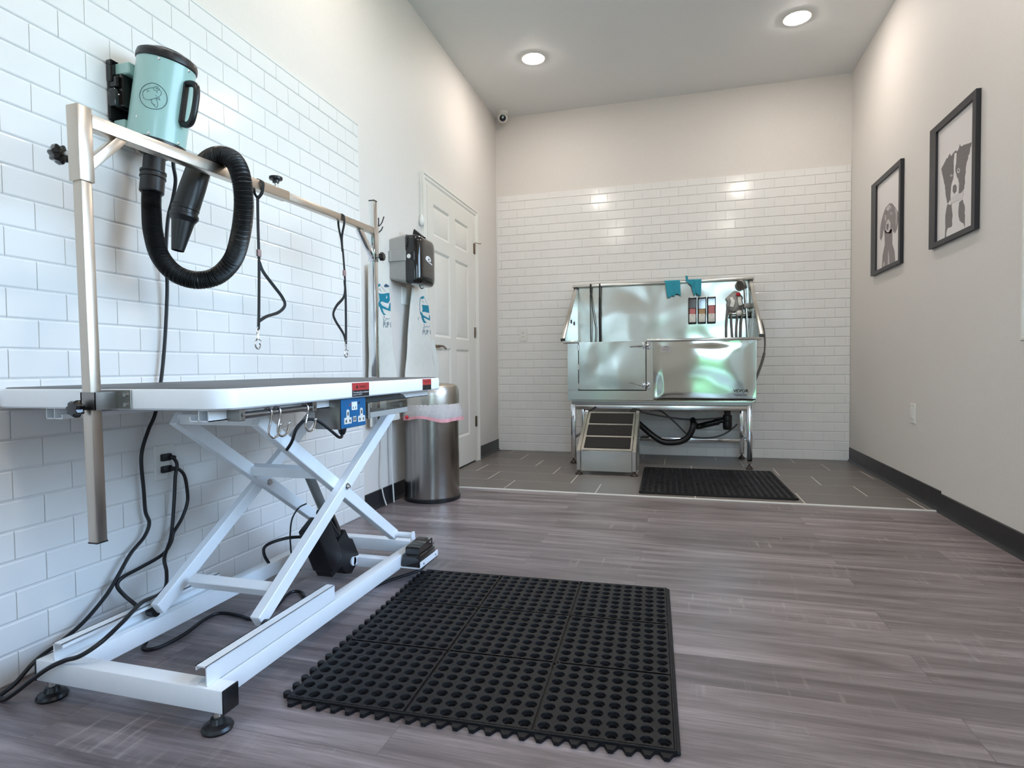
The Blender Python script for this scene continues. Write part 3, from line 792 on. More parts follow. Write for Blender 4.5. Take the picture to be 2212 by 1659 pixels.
# stickers on the edge of the top
def sticker(y0, y1, lines, head):
    f = lambda u, w, d: (TX1 + .0008 + d, y0 + (y1 - y0) * u, TZ0 + .003 + (TZ1 - TZ0 - .005) * w)
    s = MB().prism([(0, 0), (1, 0), (1, 1), (0, 1)], lambda u, w, d: (TX1 - .0002 + d, y0 + (y1 - y0) * u, TZ0 + .003 + (TZ1 - TZ0 - .005) * w), .001).build('warning_sticker', M['black_ink'], gt)
    MB().prism([(0, .46), (1, .46), (1, 1), (0, 1)], f, .0004).build('red_panel', M['red'], s)
    if head:
        mb = MB(); mb.text('WARNING', 1, lambda u, w, d: (TX1 + .0014, y0 + (y1 - y0) * (.40 + .40 * u), TZ0 + .003 + (TZ1 - TZ0 - .005) * (.62 + .18 * w)))
        mb.prism([(.20, .60), (.34, .60), (.27, .86)], lambda u, w, d: (TX1 + .0013 + d, y0 + (y1 - y0) * u, TZ0 + .003 + (TZ1 - TZ0 - .005) * w), .0002)
        mb.build('lettering', M['black_ink'], s)
    mb = MB()
    for tx, u0, u1, w0, w1 in lines: mb.text(tx, 1, lambda u, w, d: (TX1 + .0012, y0 + (y1 - y0) * (u0 + (u1 - u0) * u), TZ0 + .003 + (TZ1 - TZ0 - .005) * (w0 + (w1 - w0) * w)))
    mb.build('lettering', M['white_ink'], s)


sticker(-3.823, -3.723, [('The socket allows a maximum', .04, .96, .25, .38), ('power of 1000W', .04, .56, .07, .20)], True)
sticker(-3.316, -3.236, [('WARNING', .25, .80, .68, .84)], False)


# clamp plates for the arm posts
def screw(mb, x, y, z, d):
    mb.cyl((x, y, z), (x, y + d * .005, z), .005, seg=12)


for yy, d, xc in ((TY0, -1, .411), (TY1, 1, .398)):
    mb = MB(); mb.box(xc - .060, xc + .062, min(yy, yy + d * .004), max(yy, yy + d * .004), .7165, .7605, .0015, 1)
    cp = mb.build('clamp_plate', M['darksteel'], gt)
    mb = MB(); y2 = yy + d * .055
    for a, b_, ya, yb in ((xc - .022, xc - .0185, yy, y2), (xc + .0185, xc + .022, yy, y2), (xc - .022, xc + .022, y2 - .0035 * d, y2)): mb.box(a, b_, min(ya, yb), max(ya, yb), .7175, .757)
    mb.build('post_sleeve', M['darksteel'], cp)
    for sx in (-.046, .048):
        for sz in (.727, .750):
            mb = MB(); screw(mb, xc + sx, yy + d * .003, sz, d); mb.build('screw', M['chrome'], cp)


def star_knob(mb, c, ax, r, h, n=7):
    """lobed hand knob"""
    c = V(c); ax = V(ax).normalized(); e1 = ax.orthogonal().normalized(); e2 = ax.cross(e1)
    rings = []
    K = n * 6
    for s, hh in ((.55, 0), (1.0, h * .25), (1.0, h * .7), (.8, h), (0.3, h * 1.02)):
        ring = []
        for i in range(K):
            a = 2 * math.pi * i / K; rr = r * s * (1 + .13 * math.cos(n * a))
            ring.append(mb.bm.verts.new(c + ax * hh + rr * (math.cos(a) * e1 + math.sin(a) * e2)))
        rings.append(ring)
    for A, B in zip(rings, rings[1:]):
        for i in range(K):
            j = (i + 1) % K; mb.bm.faces.new((A[i], A[j], B[j], B[i]))
    mb.bm.faces.new(rings[0][::-1]); mb.bm.faces.new(rings[-1])


for yy, d, xc in ((TY0, -1, .411), (TY1, 1, .398)):
    mb = MB(); star_knob(mb, (xc - .012, yy + d * .062, .722), (0, d, 0), .0175, .022); mb.cyl((xc - .012, yy + d * .050, .722), (xc - .012, yy + d * .064, .722), .005, seg=12)
    mb.build('clamp_knob', M['gloss'], gt)
# mains cord of the table: wall socket -> behind the frame -> floor -> pedal
mb = MB(); mb.tube([(.030, -3.818, .474), (.040, -3.800, .470), (.046, -3.782, .445), (.047, -3.773, .399), (.047, -3.773, .351), (.050, -3.801, .302), (.056, -3.841, .266), (.060, -3.857, .237), (.062, -3.892, .209), (.055, -3.968, .191), (.055, -4.028, .182), (.055, -4.047, .163), (.068, -4.034, .129), (.100, -4.022, .095), (.140, -4.024, .055), (.165, -4.050, .015), (.190, -4.084, .0065), (.226, -4.066, .0065), (.230, -3.984, .0065), (.210, -3.890, .0065), (.211, -3.835, .0065), (.242, -3.820, .0065), (.302, -3.826, .0065), (.358, -3.833, .0065), (.366, -3.740, .0065), (.335, -3.640, .0065), (.340, -3.601, .0065), (.372, -3.604, .0065), (.419, -3.643, .0065), (.500, -3.640, .0065), (.575, -3.540, .0065), (.62, -3.42, .0065), (.69, -3.30, .012), (.70, -3.26, .040), (.70, -3.255, .066)], .0055, 10, 8)
cordm = mb.build('mains_cord', M['cord'], gt)
mb = MB(); mb.box(.012, .030, -3.850, -3.812, .463, .486, .004, 2); mb.cyl((.028, -3.820, .474), (.040, -3.808, .473), .008, .006, 12)
mb.build('plug', M['cord'], cordm)

# foot pedal standing in the tray
fp = thing('foot_pedal', 'black plastic foot pedal in the white tray at the table base', 'foot pedal', (.702, -3.333, .0600))
mb = MB(); slab(mb, None, [(.0600, rounded_rect(.664, .7405, -3.407, -3.258, .006, 3)), (.076, rounded_rect(.664, .7405, -3.407, -3.258, .006, 3)), (.100, rounded_rect(.669, .738, -3.402, -3.262, .006, 3)), (.104, rounded_rect(.672, .735, -3.398, -3.266, .006, 3))])
mb.build('pedal_base', M['gloss'], fp, smooth=25)
mb = MB(); mb.prism([(-3.394, .104), (-3.394, .124), (-3.385, .130), (-3.280, .137), (-3.270, .133), (-3.270, .104)], lambda u, w, d: (.676 + d, u, w), .056); mb.build('treadle', M['gloss'], fp)
for x in (.672, .736): MB().cyl((x, -3.272, .116), (x + (.004 if x > .7 else -.004), -3.272, .116), .006, seg=12).build('hinge_pin', M['chrome'], fp)


# J hooks on the rail
def jhook(y, lean, label):
    t = thing('hanging_hook', label, 'hook', (.688, y, .697), group='steel hooks on the table rail')
    mb = MB()
    mb.tube([(.681, y, .690), (.677, y, .700), (.683, y, .7085), (.693, y, .7080), (.6985, y, .698), (.698, y - .003, .680), (.697, y - .010, .655), (.697, y - .008, .641), (.697, y + .006, .634), (.697, y + .022, .637), (.697, y + .031, .648), (.697, y + .033 + lean, .663)], .0028, 10, 6)
    mb.build('hook_wire', M['chrome'], t)
    MB().lathe([(.0, 0), (.0042, .001), (.0046, .003), (.0042, .005), (0, .006)], (.697, y + .033 + lean, .661), (0, 0, 1), 12).build('ball_tip', M['chrome'], t)


jhook(-4.160, 0.0, 'bright steel hook nearest the front on the table rail')
jhook(-4.127, 0.002, 'bright steel hook in the middle of the table rail')
jhook(-4.012, 0.003, 'bright steel hook at the far end of the table rail')

# ================================================================== GROOMING ARM
ga = thing('grooming_gantry', 'square steel overhead grooming bar on two posts clamped to the table', 'grooming arm', (.405, -3.73, .40))
yn, yf_ = -4.385, -3.080
za = lambda y: 1.360 + (y - yn) * (1.398 - 1.360) / (yf_ - yn)
p1 = MB().beam((.409, yn, .420), (.394, yn, 1.30), .026, .026, (0, 1, 0), .0025).build('post', M['armsteel'], ga)
MB().beam((.409, yn, .4185), (.409, yn, .4215), .0265, .0265, (0, 1, 0)).build('post_end_cap', M['plastic'], p1)
p2 = MB().beam((.390, yf_, .50), (.390, yf_, 1.528), .027, .027, (0, 1, 0), .0025).build('post', M['chrome'], ga)
MB().beam((.390, yf_, 1.527), (.390, yf_, 1.531), .0275, .0275, (0, 1, 0)).build('post_end_cap', M['plastic'], p2)
MB().beam((.3945, yn, 1.222), (.391, yn, 1.388), .034, .034, (0, 1, 0), .002).build('corner_sleeve', M['armsteel'], ga)
MB().beam((.389, yf_, 1.268), (.389, yf_, 1.424), .035, .035, (0, 1, 0), .002).build('corner_sleeve', M['chrome'], ga)
MB().beam((.394, yn + .016, za(yn)), (.404, -3.690, za(-3.69)), .031, .031, (0, 0, 1), .002).build('outer_bar', M['armsteel'], ga)
MB().beam((.404, -3.715, za(-3.715)), (.392, yf_ - .016, za(yf_)), .0255, .0255, (0, 0, 1), .002).build('inner_bar', M['armsteel'], ga)
MB().beam((.396, yn + .012, 1.262), (.397, -4.290, 1.352), .022, .022, (1, 0, 0), .0015).build('corner_brace', M['armsteel'], ga)
MB().beam((.390, yf_ - .012, 1.285), (.391, -3.205, 1.382), .022, .022, (1, 0, 0), .0015).build('corner_brace', M['chrome'], ga)
mb = MB(); star_knob(mb, (.343, yn, 1.290), (-1, -.0, .0), .020, .026); k_ = mb.build('post_knob', M['gloss'], ga)
MB().cyl((.378, yn, 1.290), (.342, yn, 1.290), .005, seg=12).build('knob_screw', M['steel'], k_)
mb = MB(); star_knob(mb, (.418, yf_, 1.287), (1, 0, 0), .017, .022); k_ = mb.build('post_knob', M['gloss'], ga)
MB().cyl((.405, yf_, 1.287), (.420, yf_, 1.287), .005, seg=12).build('knob_screw', M['steel'], k_)
mb = MB(); zk = za(-3.74) + .016; mb.lathe([(0, .016), (.010, .016), (.011, .024), (.020, .026), (.0215, .030), (.0205, .035), (.012, .037), (0, .036)], (.4035, -3.740, zk), seg=24); k_ = mb.build('bar_knob', M['plastic'], ga)
MB().cyl((.4035, -3.740, zk - .004), (.4035, -3.740, zk + .018), .0045, seg=12).build('knob_screw', M['steel'], k_)


# nooses hung from the bar
def noose(y, bz, pts_a, pts_b, loop, slide, clip, label, x=.404):
    """loop over the bar, split below a slider, trigger clip at the bottom"""
    t = thing('grooming_loop', label, 'grooming loop', (x, y, clip[2]), group='black nylon grooming loops on the arm')
    mb = MB(); mb.ribbon(loop, .012, .002, (0, 1, 0), 6); mb.build('neck_band', M['strap'], t)
    mb = MB(); mb.ribbon(pts_a, .011, .002, (0, 1, .0), 8); mb.ribbon(pts_b, .010, .002, (.3, 1, 0), 8); mb.build('webbing', M['strap'], t)
    mb = MB(); mb.box(slide[0] - .004, slide[0] + .004, slide[1] - .008, slide[1] + .008, slide[2] - .011, slide[2] + .011, .002, 2); mb.build('slider', M['pinkslide'], t)
    cx, cy, cz = clip
    mb = MB(); mb.tube([(cx, cy, cz + .048), (cx, cy - .005, cz + .040), (cx, cy - .004, cz + .028), (cx, cy, cz + .024), (cx, cy + .004, cz + .028), (cx, cy + .005, cz + .040), (cx, cy, cz + .048)], .0016, 8, 5)
    mb.cyl((cx, cy, cz + .012), (cx, cy, cz + .026), .0035, seg=10)
    mb.tube([(cx, cy + .001, cz + .014), (cx, cy - .009, cz + .004), (cx, cy - .012, cz - .008), (cx, cy - .006, cz - .018), (cx, cy + .004, cz - .019), (cx, cy + .010, cz - .010), (cx, cy + .007, cz - .002)], .0024, 10, 6)
    mb.tube([(cx, cy + .004, cz + .010), (cx, cy + .013, cz + .006), (cx, cy + .018, cz + .007)], .0015, 8, 4)
    mb.build('trigger_clip', M['chrome'], t)


def bar_loop(y, x, lowy, lowz, h=.0175):
    z = za(y)
    return [(x, lowy, lowz), (x + .010, y + .003, z - h - .006), (x + h, y, z - .006), (x + h, y, z + h * .6), (x + .004, y, z + h + .002), (x - h * .8, y, z + h), (x - h - .001, y, z), (x - h + .004, y, z - h - .004), (x, lowy, lowz)]


noose(-3.826, 0, [(.404, -3.829, 1.345), (.404, -3.830, 1.250), (.404, -3.829, 1.150), (.404, -3.832, 1.050), (.404, -3.836, .958), (.404, -3.839, .925)],
      [(.4045, -3.829, 1.140), (.406, -3.812, 1.110), (.408, -3.766, 1.072), (.410, -3.728, 1.040), (.410, -3.716, 1.015), (.408, -3.745, .990), (.405, -3.800, .972), (.404, -3.834, .955)],
      bar_loop(-3.826, .404, -3.829, 1.336), (.404, -3.829, 1.167), (.404, -3.842, .888),
      'black grooming loop with pink slider hanging beside the blower hose')
noose(-3.345, 0, [(.3985, -3.340, 1.275), (.4035, -3.341, 1.215), (.405, -3.338, 1.140), (.406, -3.350, 1.085), (.408, -3.404, 1.045), (.408, -3.428, 1.012), (.406, -3.410, .985), (.404, -3.355, .940), (.404, -3.338, .905)],
      [(.403, -3.338, 1.150), (.402, -3.331, 1.10), (.402, -3.331, 1.00), (.403, -3.335, .93), (.404, -3.337, .90)],
      bar_loop(-3.345, .3975, -3.340, 1.262, .0145)[:1] + [(.400, -3.346, 1.32), (.4135, -3.350, 1.370), (.4125, -3.352, 1.40), (.3995, -3.350, za(-3.35) + .0155), (.386, -3.346, 1.400), (.3835, -3.342, 1.36), (.390, -3.335, 1.31), (.3975, -3.340, 1.262)],
      (.404, -3.340, 1.178), (.404, -3.338, .868),
      'black grooming loop with pink slider hanging near the far post')

# ================================================================== DRYER ON THE TILED WALL
cb, ct = V((.112, -3.921, 1.503)), V((.155, -3.916, 1.735)); da = (ct - cb).normalized(); DR = .080; DH = (ct - cb).length
e1 = (V((1, 0, 0)) - da * da.x).normalized(); e2 = da.cross(e1)
cy_ = lambda a, h, r=DR: cb + da * h + r * (math.cos(math.radians(a)) * e1 + math.sin(math.radians(a)) * e2)
dr = thing('pet_dryer', 'mint green canister pet dryer with black hose, bracketed to the tiled wall', 'pet dryer', tuple(cb))
MB().lathe([(DR, 0), (DR, DH)], cb, da, 56).build('body', M['mint'], dr)
MB().lathe([(DR + .0015, 0), (DR + .0035, .003), (DR + .0035, .014), (DR + .001, .024), (DR - .010, .031), (DR - .028, .034), (DR - .030, .040), (DR - .045, .043), (0, .043)], ct - da * .001, da, 56).build('top_cap', M['plastic'], dr)
MB().lathe([(0, -.040), (.034, -.040), (.040, -.036), (.058, -.020), (DR - .004, -.012), (DR + .001, -.006), (DR + .001, .004)], cb, da, 56).build('bottom_cap', M['plastic'], dr)
for a, h in ((-57, .228), (4, .229), (-87, .053), (-58, .010), (3, .010), (62, .228), (62, .010)):
    p = cy_(a, h, DR - .001); n_ = (p - (cb + da * h)).normalized(); MB().lathe([(.0045, 0), (.0042, .002), (.002, .0032), (0, .0034)], p, n_, 12).build('screw', M['chrome'], dr)
# handle: a bent grip on the side facing the room
hd = lambda a, h, r: cy_(a, h, r)
mb = MB(); mb.tube([hd(4, .190, DR + .000), hd(4, .192, DR + .018), hd(3, .183, DR + .036), hd(2, .160, DR + .043), hd(2, .130, DR + .044), hd(2, .098, DR + .042), hd(3, .076, DR + .034), hd(4, .068, DR + .018), hd(4, .071, DR + .000)], .0095, 14, 7); hdl = mb.build('handle', M['plastic'], dr)
mb = MB()
fa = [hd(4 + s, h, DR + .004) for s, h in ((-9, .075), (-9, .186))]
mb.beam(hd(2, .070, DR + .002), hd(2, .192, DR + .002), .020, .006, e1, .002, 1); mb.build('handle_plate', M['plastic'], hdl)
# printed line emblem
mb = MB()


def emb(pts, r, close=False):
    P = [cy_(a, h, DR + .0004) for a, h in pts]
    if close: P = P + [P[0]]
    mb.tube(P, r, 6, 5)


emb([(-64.5, .1546), (-75.0, .1461), (-82.9, .1344), (-86.2, .1201), (-85.6, .1092), (-81.2, .0967), (-73.5, .0873), (-64.9, .0824), (-54.3, .0820), (-45.4, .0860), (-37.9, .0951), (-33.4, .1079), (-32.7, .1216), (-35.1, .1335), (-40.1, .1433), (-47.7, .1511), (-55.9, .1547)], .0009, True)
emb([(-79.3, .1175), (-79.4, .1233), (-77.1, .1289), (-71.8, .1345), (-65.1, .1395), (-59.6, .1422), (-56.6, .1463), (-53.0, .1475), (-49.7, .1443), (-47.3, .1403), (-44.6, .1358), (-44.3, .1300), (-46.3, .1239), (-49.1, .1189), (-54.2, .1136), (-59.5, .1086), (-64.9, .1048), (-72.0, .1041), (-76.2, .1086), (-78.9, .1139)], .0006, True)
emb([(-59.4, .1408), (-58.1, .1362), (-54.2, .1349), (-50.3, .1381), (-49.3, .1423)], .0006)
emb([(-70.4, .1254), (-70.5, .1298), (-69.4, .1315), (-66.9, .1294)], .0005); emb([(-52.8, .1322), (-51.0, .1305)], .0008)
emb([(-60.3, .1075), (-60.4, .1031), (-58.7, .0994), (-58.9, .0970), (-56.1, .0967), (-55.8, .0932), (-53.3, .0949), (-53.3, .0913), (-50.7, .0887), (-48.5, .0897), (-48.1, .0988), (-49.9, .1067), (-52.4, .1137)], .0006)
emb([(-52.5, .1144), (-48.6, .1132), (-45.3, .1122), (-47.2, .1176), (-49.1, .1189)], .0006)
emb([(-55.6, .1425), (-53.5, .1400), (-51.8, .1422), (-53.4, .1440), (-55.6, .1425)], .0005); emb([(-54.5, .1237), (-52.6, .1215), (-50.6, .1205)], .0005)
for a, h in ((-79.3, .1240), (-77.6, .1300), (-76.6, .1070)): emb([(a, h), (a - 1.2, h + .0008)], .0006)
mb.build('line_emblem', M['emblem'], dr)
# wall bracket: two mint arms, a black plate on the tiles
brk = MB().box(.0125, .022, -3.998, -3.830, 1.560, 1.735, .003, 1).build('wall_plate', M['plastic'], dr)
for z, x1 in ((1.712, .085), (1.545, .062)):
    mb = MB(); mb.box(.020, x1, -3.985, -3.845, z - .017, z + .017, .003, 1); mb.build('bracket_arm', M['mint'], brk)
mb = MB(); mb.box(.0125, .034, -4.000, -3.972, 1.672, 1.738, .003, 1); mb.box(.0125, .050, -3.995, -3.960, 1.655, 1.690, .004, 1); mb.box(.0125, .046, -4.000, -3.930, 1.596, 1.655, .010, 2); mb.box(.0125, .060, -3.985, -3.900, 1.600, 1.700, .004, 1)
mb.cyl((.0135, -3.990, 1.545), (.022, -3.990, 1.545), .012, seg=12)
mb.build('hanger_clip', M['gloss'], brk)
# hose, its coupling and nozzle
o0 = cb - da * .036; dn = V((.0, -.02, -1)).normalized()
c1 = V((.105, -3.936, 1.352))
mb = MB(); ax = (c1 - o0); L_ = ax.length; axn = ax.normalized()
mb.lathe([(.030, -.01), (.0305, L_ * .42), (.0365, L_ * .44), (.0365, L_ * .49), (.0335, L_ * .50), (.0335, L_ * .56), (.036, L_ * .57), (.0365, L_ * .62), (.0335, L_ * .64), (.034, L_), (.030, L_ + .004), (.020, L_ + .004)], o0, axn, 32)
hs = mb.build('hose_coupling', M['plastic'], dr)
HOSE = [(.105, -3.935, 1.365), (.105, -3.938, 1.325), (.107, -3.940, 1.290), (.120, -3.949, 1.228), (.150, -3.955, 1.152), (.200, -3.949, 1.097), (.255, -3.924, 1.077), (.310, -3.899, 1.092), (.370, -3.902, 1.137), (.430, -3.939, 1.195), (.465, -3.964, 1.266), (.476, -3.981, 1.333), (.460, -3.984, 1.386), (.425, -3.980, 1.412), (.390, -3.985, 1.414), (.352, -3.981, 1.402), (.332, -3.980, 1.380)]
HP = catmull(HOSE, 6)
# resample evenly and corrugate
acc = [0.0]
for a, b_ in zip(HP, HP[1:]): acc.append(acc[-1] + (b_ - a).length)
tot = acc[-1]; n_s = int(tot / .0011); RS = []; k = 0
for i in range(n_s + 1):
    s = tot * i / n_s
    while k < len(acc) - 2 and acc[k + 1] < s: k += 1
    RS.append(HP[k].lerp(HP[k + 1], (s - acc[k]) / max(1e-9, acc[k + 1] - acc[k])))
mb = MB(); mb.tube(RS, lambda t: .0262 + .0014 * math.sin(2 * math.pi * t * tot / .0044), 20, 1, smooth=False)
mb.build('corrugated_hose', M['hose'], dr, smooth=60)
n0, n1, n2, n3 = V((.326, -3.978, 1.392)), V((.300, -4.003, 1.272)), V((.297, -4.009, 1.243)), V((.285, -4.022, 1.146))
mb = MB(); ax = (n1 - n0); L_ = ax.length
mb.lathe([(.020, -.004), (.030, -.002), (.0325, .006), (.0345, L_ * .5), (.0350, L_), (.030, L_ + .002)], n0, ax, 32)
nz_ = mb.build('nozzle', M['hose'], dr)
ax = (n3 - n2); L_ = ax.length
mb = MB(); mb.lathe([(.036, -.030), (.0365, -.022), (.0345, -.020), (.0345, -.010), (.038, -.008), (.0385, .0), (.036, .004), (.030, .014)], n2, ax, 32); mb.build('locking_ring', M['plastic'], nz_)
mb = MB(); mb.lathe([(.0325, -.004), (.031, .006), (.0165, L_), (.0145, L_), (.026, .012)], n2, ax, 32); mb.build('blower_tip', M['hose'], nz_)
# its mains cord, looping over the floor and back up to the socket
mb = MB(); mb.tube([(.118, -3.862, 1.490), (.110, -3.857, 1.460), (.100, -3.840, 1.417), (.082, -3.835, 1.361), (.064, -3.839, 1.294), (.050, -3.838, 1.167), (.042, -3.827, 1.094), (.036, -3.828, .987), (.034, -3.839, .865), (.034, -3.855, .764), (.034, -3.879, .664), (.034, -3.907, .611), (.037, -3.937, .534), (.037, -3.932, .423), (.037, -3.928, .356), (.042, -3.920, .317), (.042, -3.940, .278), (.047, -3.994, .241), (.052, -4.046, .184), (.052, -4.084, .143), (.062, -4.156, .102), (.072, -4.228, .080), (.086, -4.303, .066), (.078, -4.345, .030), (.058, -4.362, .010), (.060, -4.372, .0065), (.085, -4.378, .0075), (.120, -4.380, .026), (.174, -4.372, .066), (.222, -4.368, .098), (.252, -4.352, .112), (.292, -4.345, .125), (.322, -4.318, .148), (.300, -4.245, .160), (.262, -4.175, .162), (.225, -4.110, .158), (.180, -4.020, .138), (.138, -3.955, .135), (.108, -3.922, .167), (.090, -3.912, .206), (.066, -3.866, .246), (.052, -3.842, .289), (.046, -3.826, .370), (.042, -3.815, .446), (.040, -3.805, .486), (.034, -3.812, .508), (.028, -3.820, .513)], .0055, 10, 8)
dc = mb.build('mains_cord', M['cord'], dr)
mb = MB(); mb.box(.012, .030, -3.850, -3.812, .502, .526, .004, 2); mb.cyl((.028, -3.820, .513), (.040, -3.808, .510), .008, .006, 12); mb.build('plug', M['cord'], dc)


# ================================================================== PLATES ON THE WALLS
def plate(name, label, cat, c, n, w, h, kind):
    """cover plate at c facing n (wall normal)"""
    c = V(c); n = V(n); s = V((0, 0, 1)).cross(n)
    t = thing(name, label, cat, tuple(c))
    def bx(m_, a0, a1, z0, z1, d0, d1, bev=.001):
        p = c + s * a0 + V((0, 0, z0)) + n * d0; q = c + s * a1 + V((0, 0, z1)) + n * d1
        m_.box(min(p.x, q.x), max(p.x, q.x), min(p.y, q.y), max(p.y, q.y), min(p.z, q.z), max(p.z, q.z), bev, 1); return m_
    bx(MB(), -w / 2, w / 2, -h / 2, h / 2, -.001, .006, .002).build('cover_plate', M['whiteplastic'], t)
    if kind == 'outlet':
        for zz in (.0195, -.0195):
            o = bx(MB(), -.017, .017, zz - .014, zz + .014, .005, .0075).build('receptacle', M['whiteplastic'], t)
            m_ = MB(); bx(m_, -.009, -.006, zz - .003, zz + .007, .0073, .0078, 0); bx(m_, .006, .009, zz - .003, zz + .007, .0073, .0078, 0); m_.build('slot', M['plastic'], o)
    elif kind == 'switch':
        bx(MB(), -.0165, .0165, -.033, .033, .005, .009).build('rocker', M['whiteplastic'], t)
    return t


plate('wall_outlet', 'white wall outlet on the left tiles with two black plugs in it', 'outlet', (.0125, -3.832, .498), (1, 0, 0), .078, .116, 'outlet')
plate('wall_outlet', 'white wall outlet on the far tiled wall left of the tub', 'outlet', (.260, -.0125, 1.104), (0, -1, 0), .070, .114, 'outlet')
plate('wall_switch', 'white rocker switch plate low on the right wall', 'switch', (RW, -1.358, .502), (-1, 0, 0), .074, .118, 'switch')
plate('blank_cover_plate', 'white cover plate on the left wall between the two aprons', 'cover plate', (0.0, -1.975, 1.258), (1, 0, 0), .120, .112, 'blank')

# ================================================================== WIPE DISPENSER
wd = thing('wipe_dispenser', 'grey and glossy black wall wipe dispenser beside the door', 'dispenser', (0, -2.07, 1.31))
DY0, DY1 = -2.190, -1.952


def loft_x(mb, secs):
    """sections (x, [(y, z)...])"""
    rings = [[mb.bm.verts.new((x, y, z)) for y, z in p] for x, p in secs]
    n = len(rings[0])
    for A, B in zip(rings, rings[1:]):
        for i in range(n):
            j = (i + 1) % n; mb.bm.faces.new((A[i], A[j], B[j], B[i]))
    mb.bm.faces.new(rings[0][::-1]); mb.bm.faces.new(rings[-1])


mb = MB(); rr = lambda k, zlo, zhi, r: rounded_rect(DY0 + k, DY1 - k, zlo, zhi, r, 5)
loft_x(mb, [(.0005, rr(.006, 1.335, 1.578, .012)), (.050, rr(.003, 1.325, 1.588, .014)), (.112, rr(0, 1.312, 1.600, .018))]); mb.build('housing', M['greyplastic'], wd, smooth=40)
mb = MB(); mb.box(.0005, .112, DY0 - .006, DY0 + .02, 1.440, 1.500, .002, 1); mb.box(.0005, .018, DY0 - .010, DY0 + .02, 1.438, 1.502, .002, 1); mb.build('housing_band', M['greyplastic'], wd)
mb = MB(); loft_x(mb, [(.110, rr(-.002, 1.306, 1.596, .02)), (.165, rr(-.002, 1.304, 1.594, .024)), (.186, rr(.004, 1.308, 1.588, .03)), (.199, rr(.016, 1.318, 1.576, .035)), (.204, rr(.034, 1.335, 1.560, .035)), (.2055, rr(.060, 1.36, 1.535, .03))]); mb.build('front_cover', M['gloss'], wd, smooth=50)
mb = MB()
mb.grid(lambda u, v: (.112 + .062 * v, -2.060 + (u - .5) * (.180 - .03 * v), 1.586 + (.068 * (1 - v * .75)) * math.exp(-((u - .5) / .19) ** 4)), 28, 8)
mb.prism([(-2.150 + .18 * k / 20, 1.588 + .064 * math.exp(-((k / 20 - .5) / .19) ** 4)) for k in range(21)] + [(-1.97, 1.58), (-2.15, 1.58)], lambda u, w, d: (.1115 + d, u, w), .002)
mb.box(.112, .114, -2.13, -2.01, 1.585, 1.592)
mb.build('cover_peak', M['gloss'], wd, smooth=60)
mb = MB(); mb.lathe([(.013, -.004), (.013, .002), (.0115, .004), (.004, .0045), (0, .0035)], (.131, DY0 - .001, 1.465), (0, -1, 0), 24); lk = mb.build('lock_button', M['whiteplastic'], wd)
MB().box(.144, .168, DY0 - .005, DY0 + .004, 1.438, 1.492, .003, 1).build('latch_plate', M['plastic'], wd)
mb = MB()
mb.prism([(0, .5), (.12, .86), (.36, 1), (.62, .92), (.80, .66), (.80, .44), (.66, .30), (.50, .34), (.46, .48), (.56, .56), (.66, .50), (.70, .56), (.58, .70), (.40, .66), (.36, .44), (.50, .22), (.78, .20), (1, .06), (1, -.04), (.60, .08), (.20, .28)], lambda u, w, d: (.2053 + d, -2.120 + .100 * u, 1.435 + .046 * w), .0012)
mb.build('logo_mark', M['white_ink'], wd)
mb = MB(); mb.tube([(.150, -2.085, 1.305), (.152, -2.080, 1.292), (.156, -2.066, 1.288), (.158, -2.050, 1.294)], .003, 8); mb.build('wipe_slot_tab', M['plastic'], wd)

# ================================================================== APRONS AND THEIR HOOK
hk = thing('coat_hook', 'black double coat hook on the left wall above the near apron', 'coat hook', (0, -2.40, 1.60))
MB().box(0, .006, -2.405, -2.385, 1.565, 1.650, .002, 1).build('hook_plate', M['plastic'], hk)
for P in ([(.004, -2.395, 1.590), (.030, -2.400, 1.588), (.052, -2.410, 1.602), (.062, -2.425, 1.640)], [(.004, -2.395, 1.592), (.030, -2.390, 1.596), (.052, -2.375, 1.620), (.060, -2.358, 1.662)], [(.004, -2.395, 1.575), (.030, -2.390, 1.566), (.050, -2.378, 1.580), (.056, -2.366, 1.604)]):
    MB().tube(P, .0034, 8).build('hook_prong', M['plastic'], hk)
hk2 = thing('coat_hook', 'black coat hook behind the wipe dispenser holding the far apron', 'coat hook', (0, -1.86, 1.52))
mb = MB(); mb.box(0, .006, -1.868, -1.852, 1.470, 1.530, .002, 1); mb.tube([(.004, -1.86, 1.50), (.030, -1.86, 1.492), (.046, -1.86, 1.506), (.050, -1.86, 1.535)], .0035, 8); mb.build('hook_prong', M['plastic'], hk2)


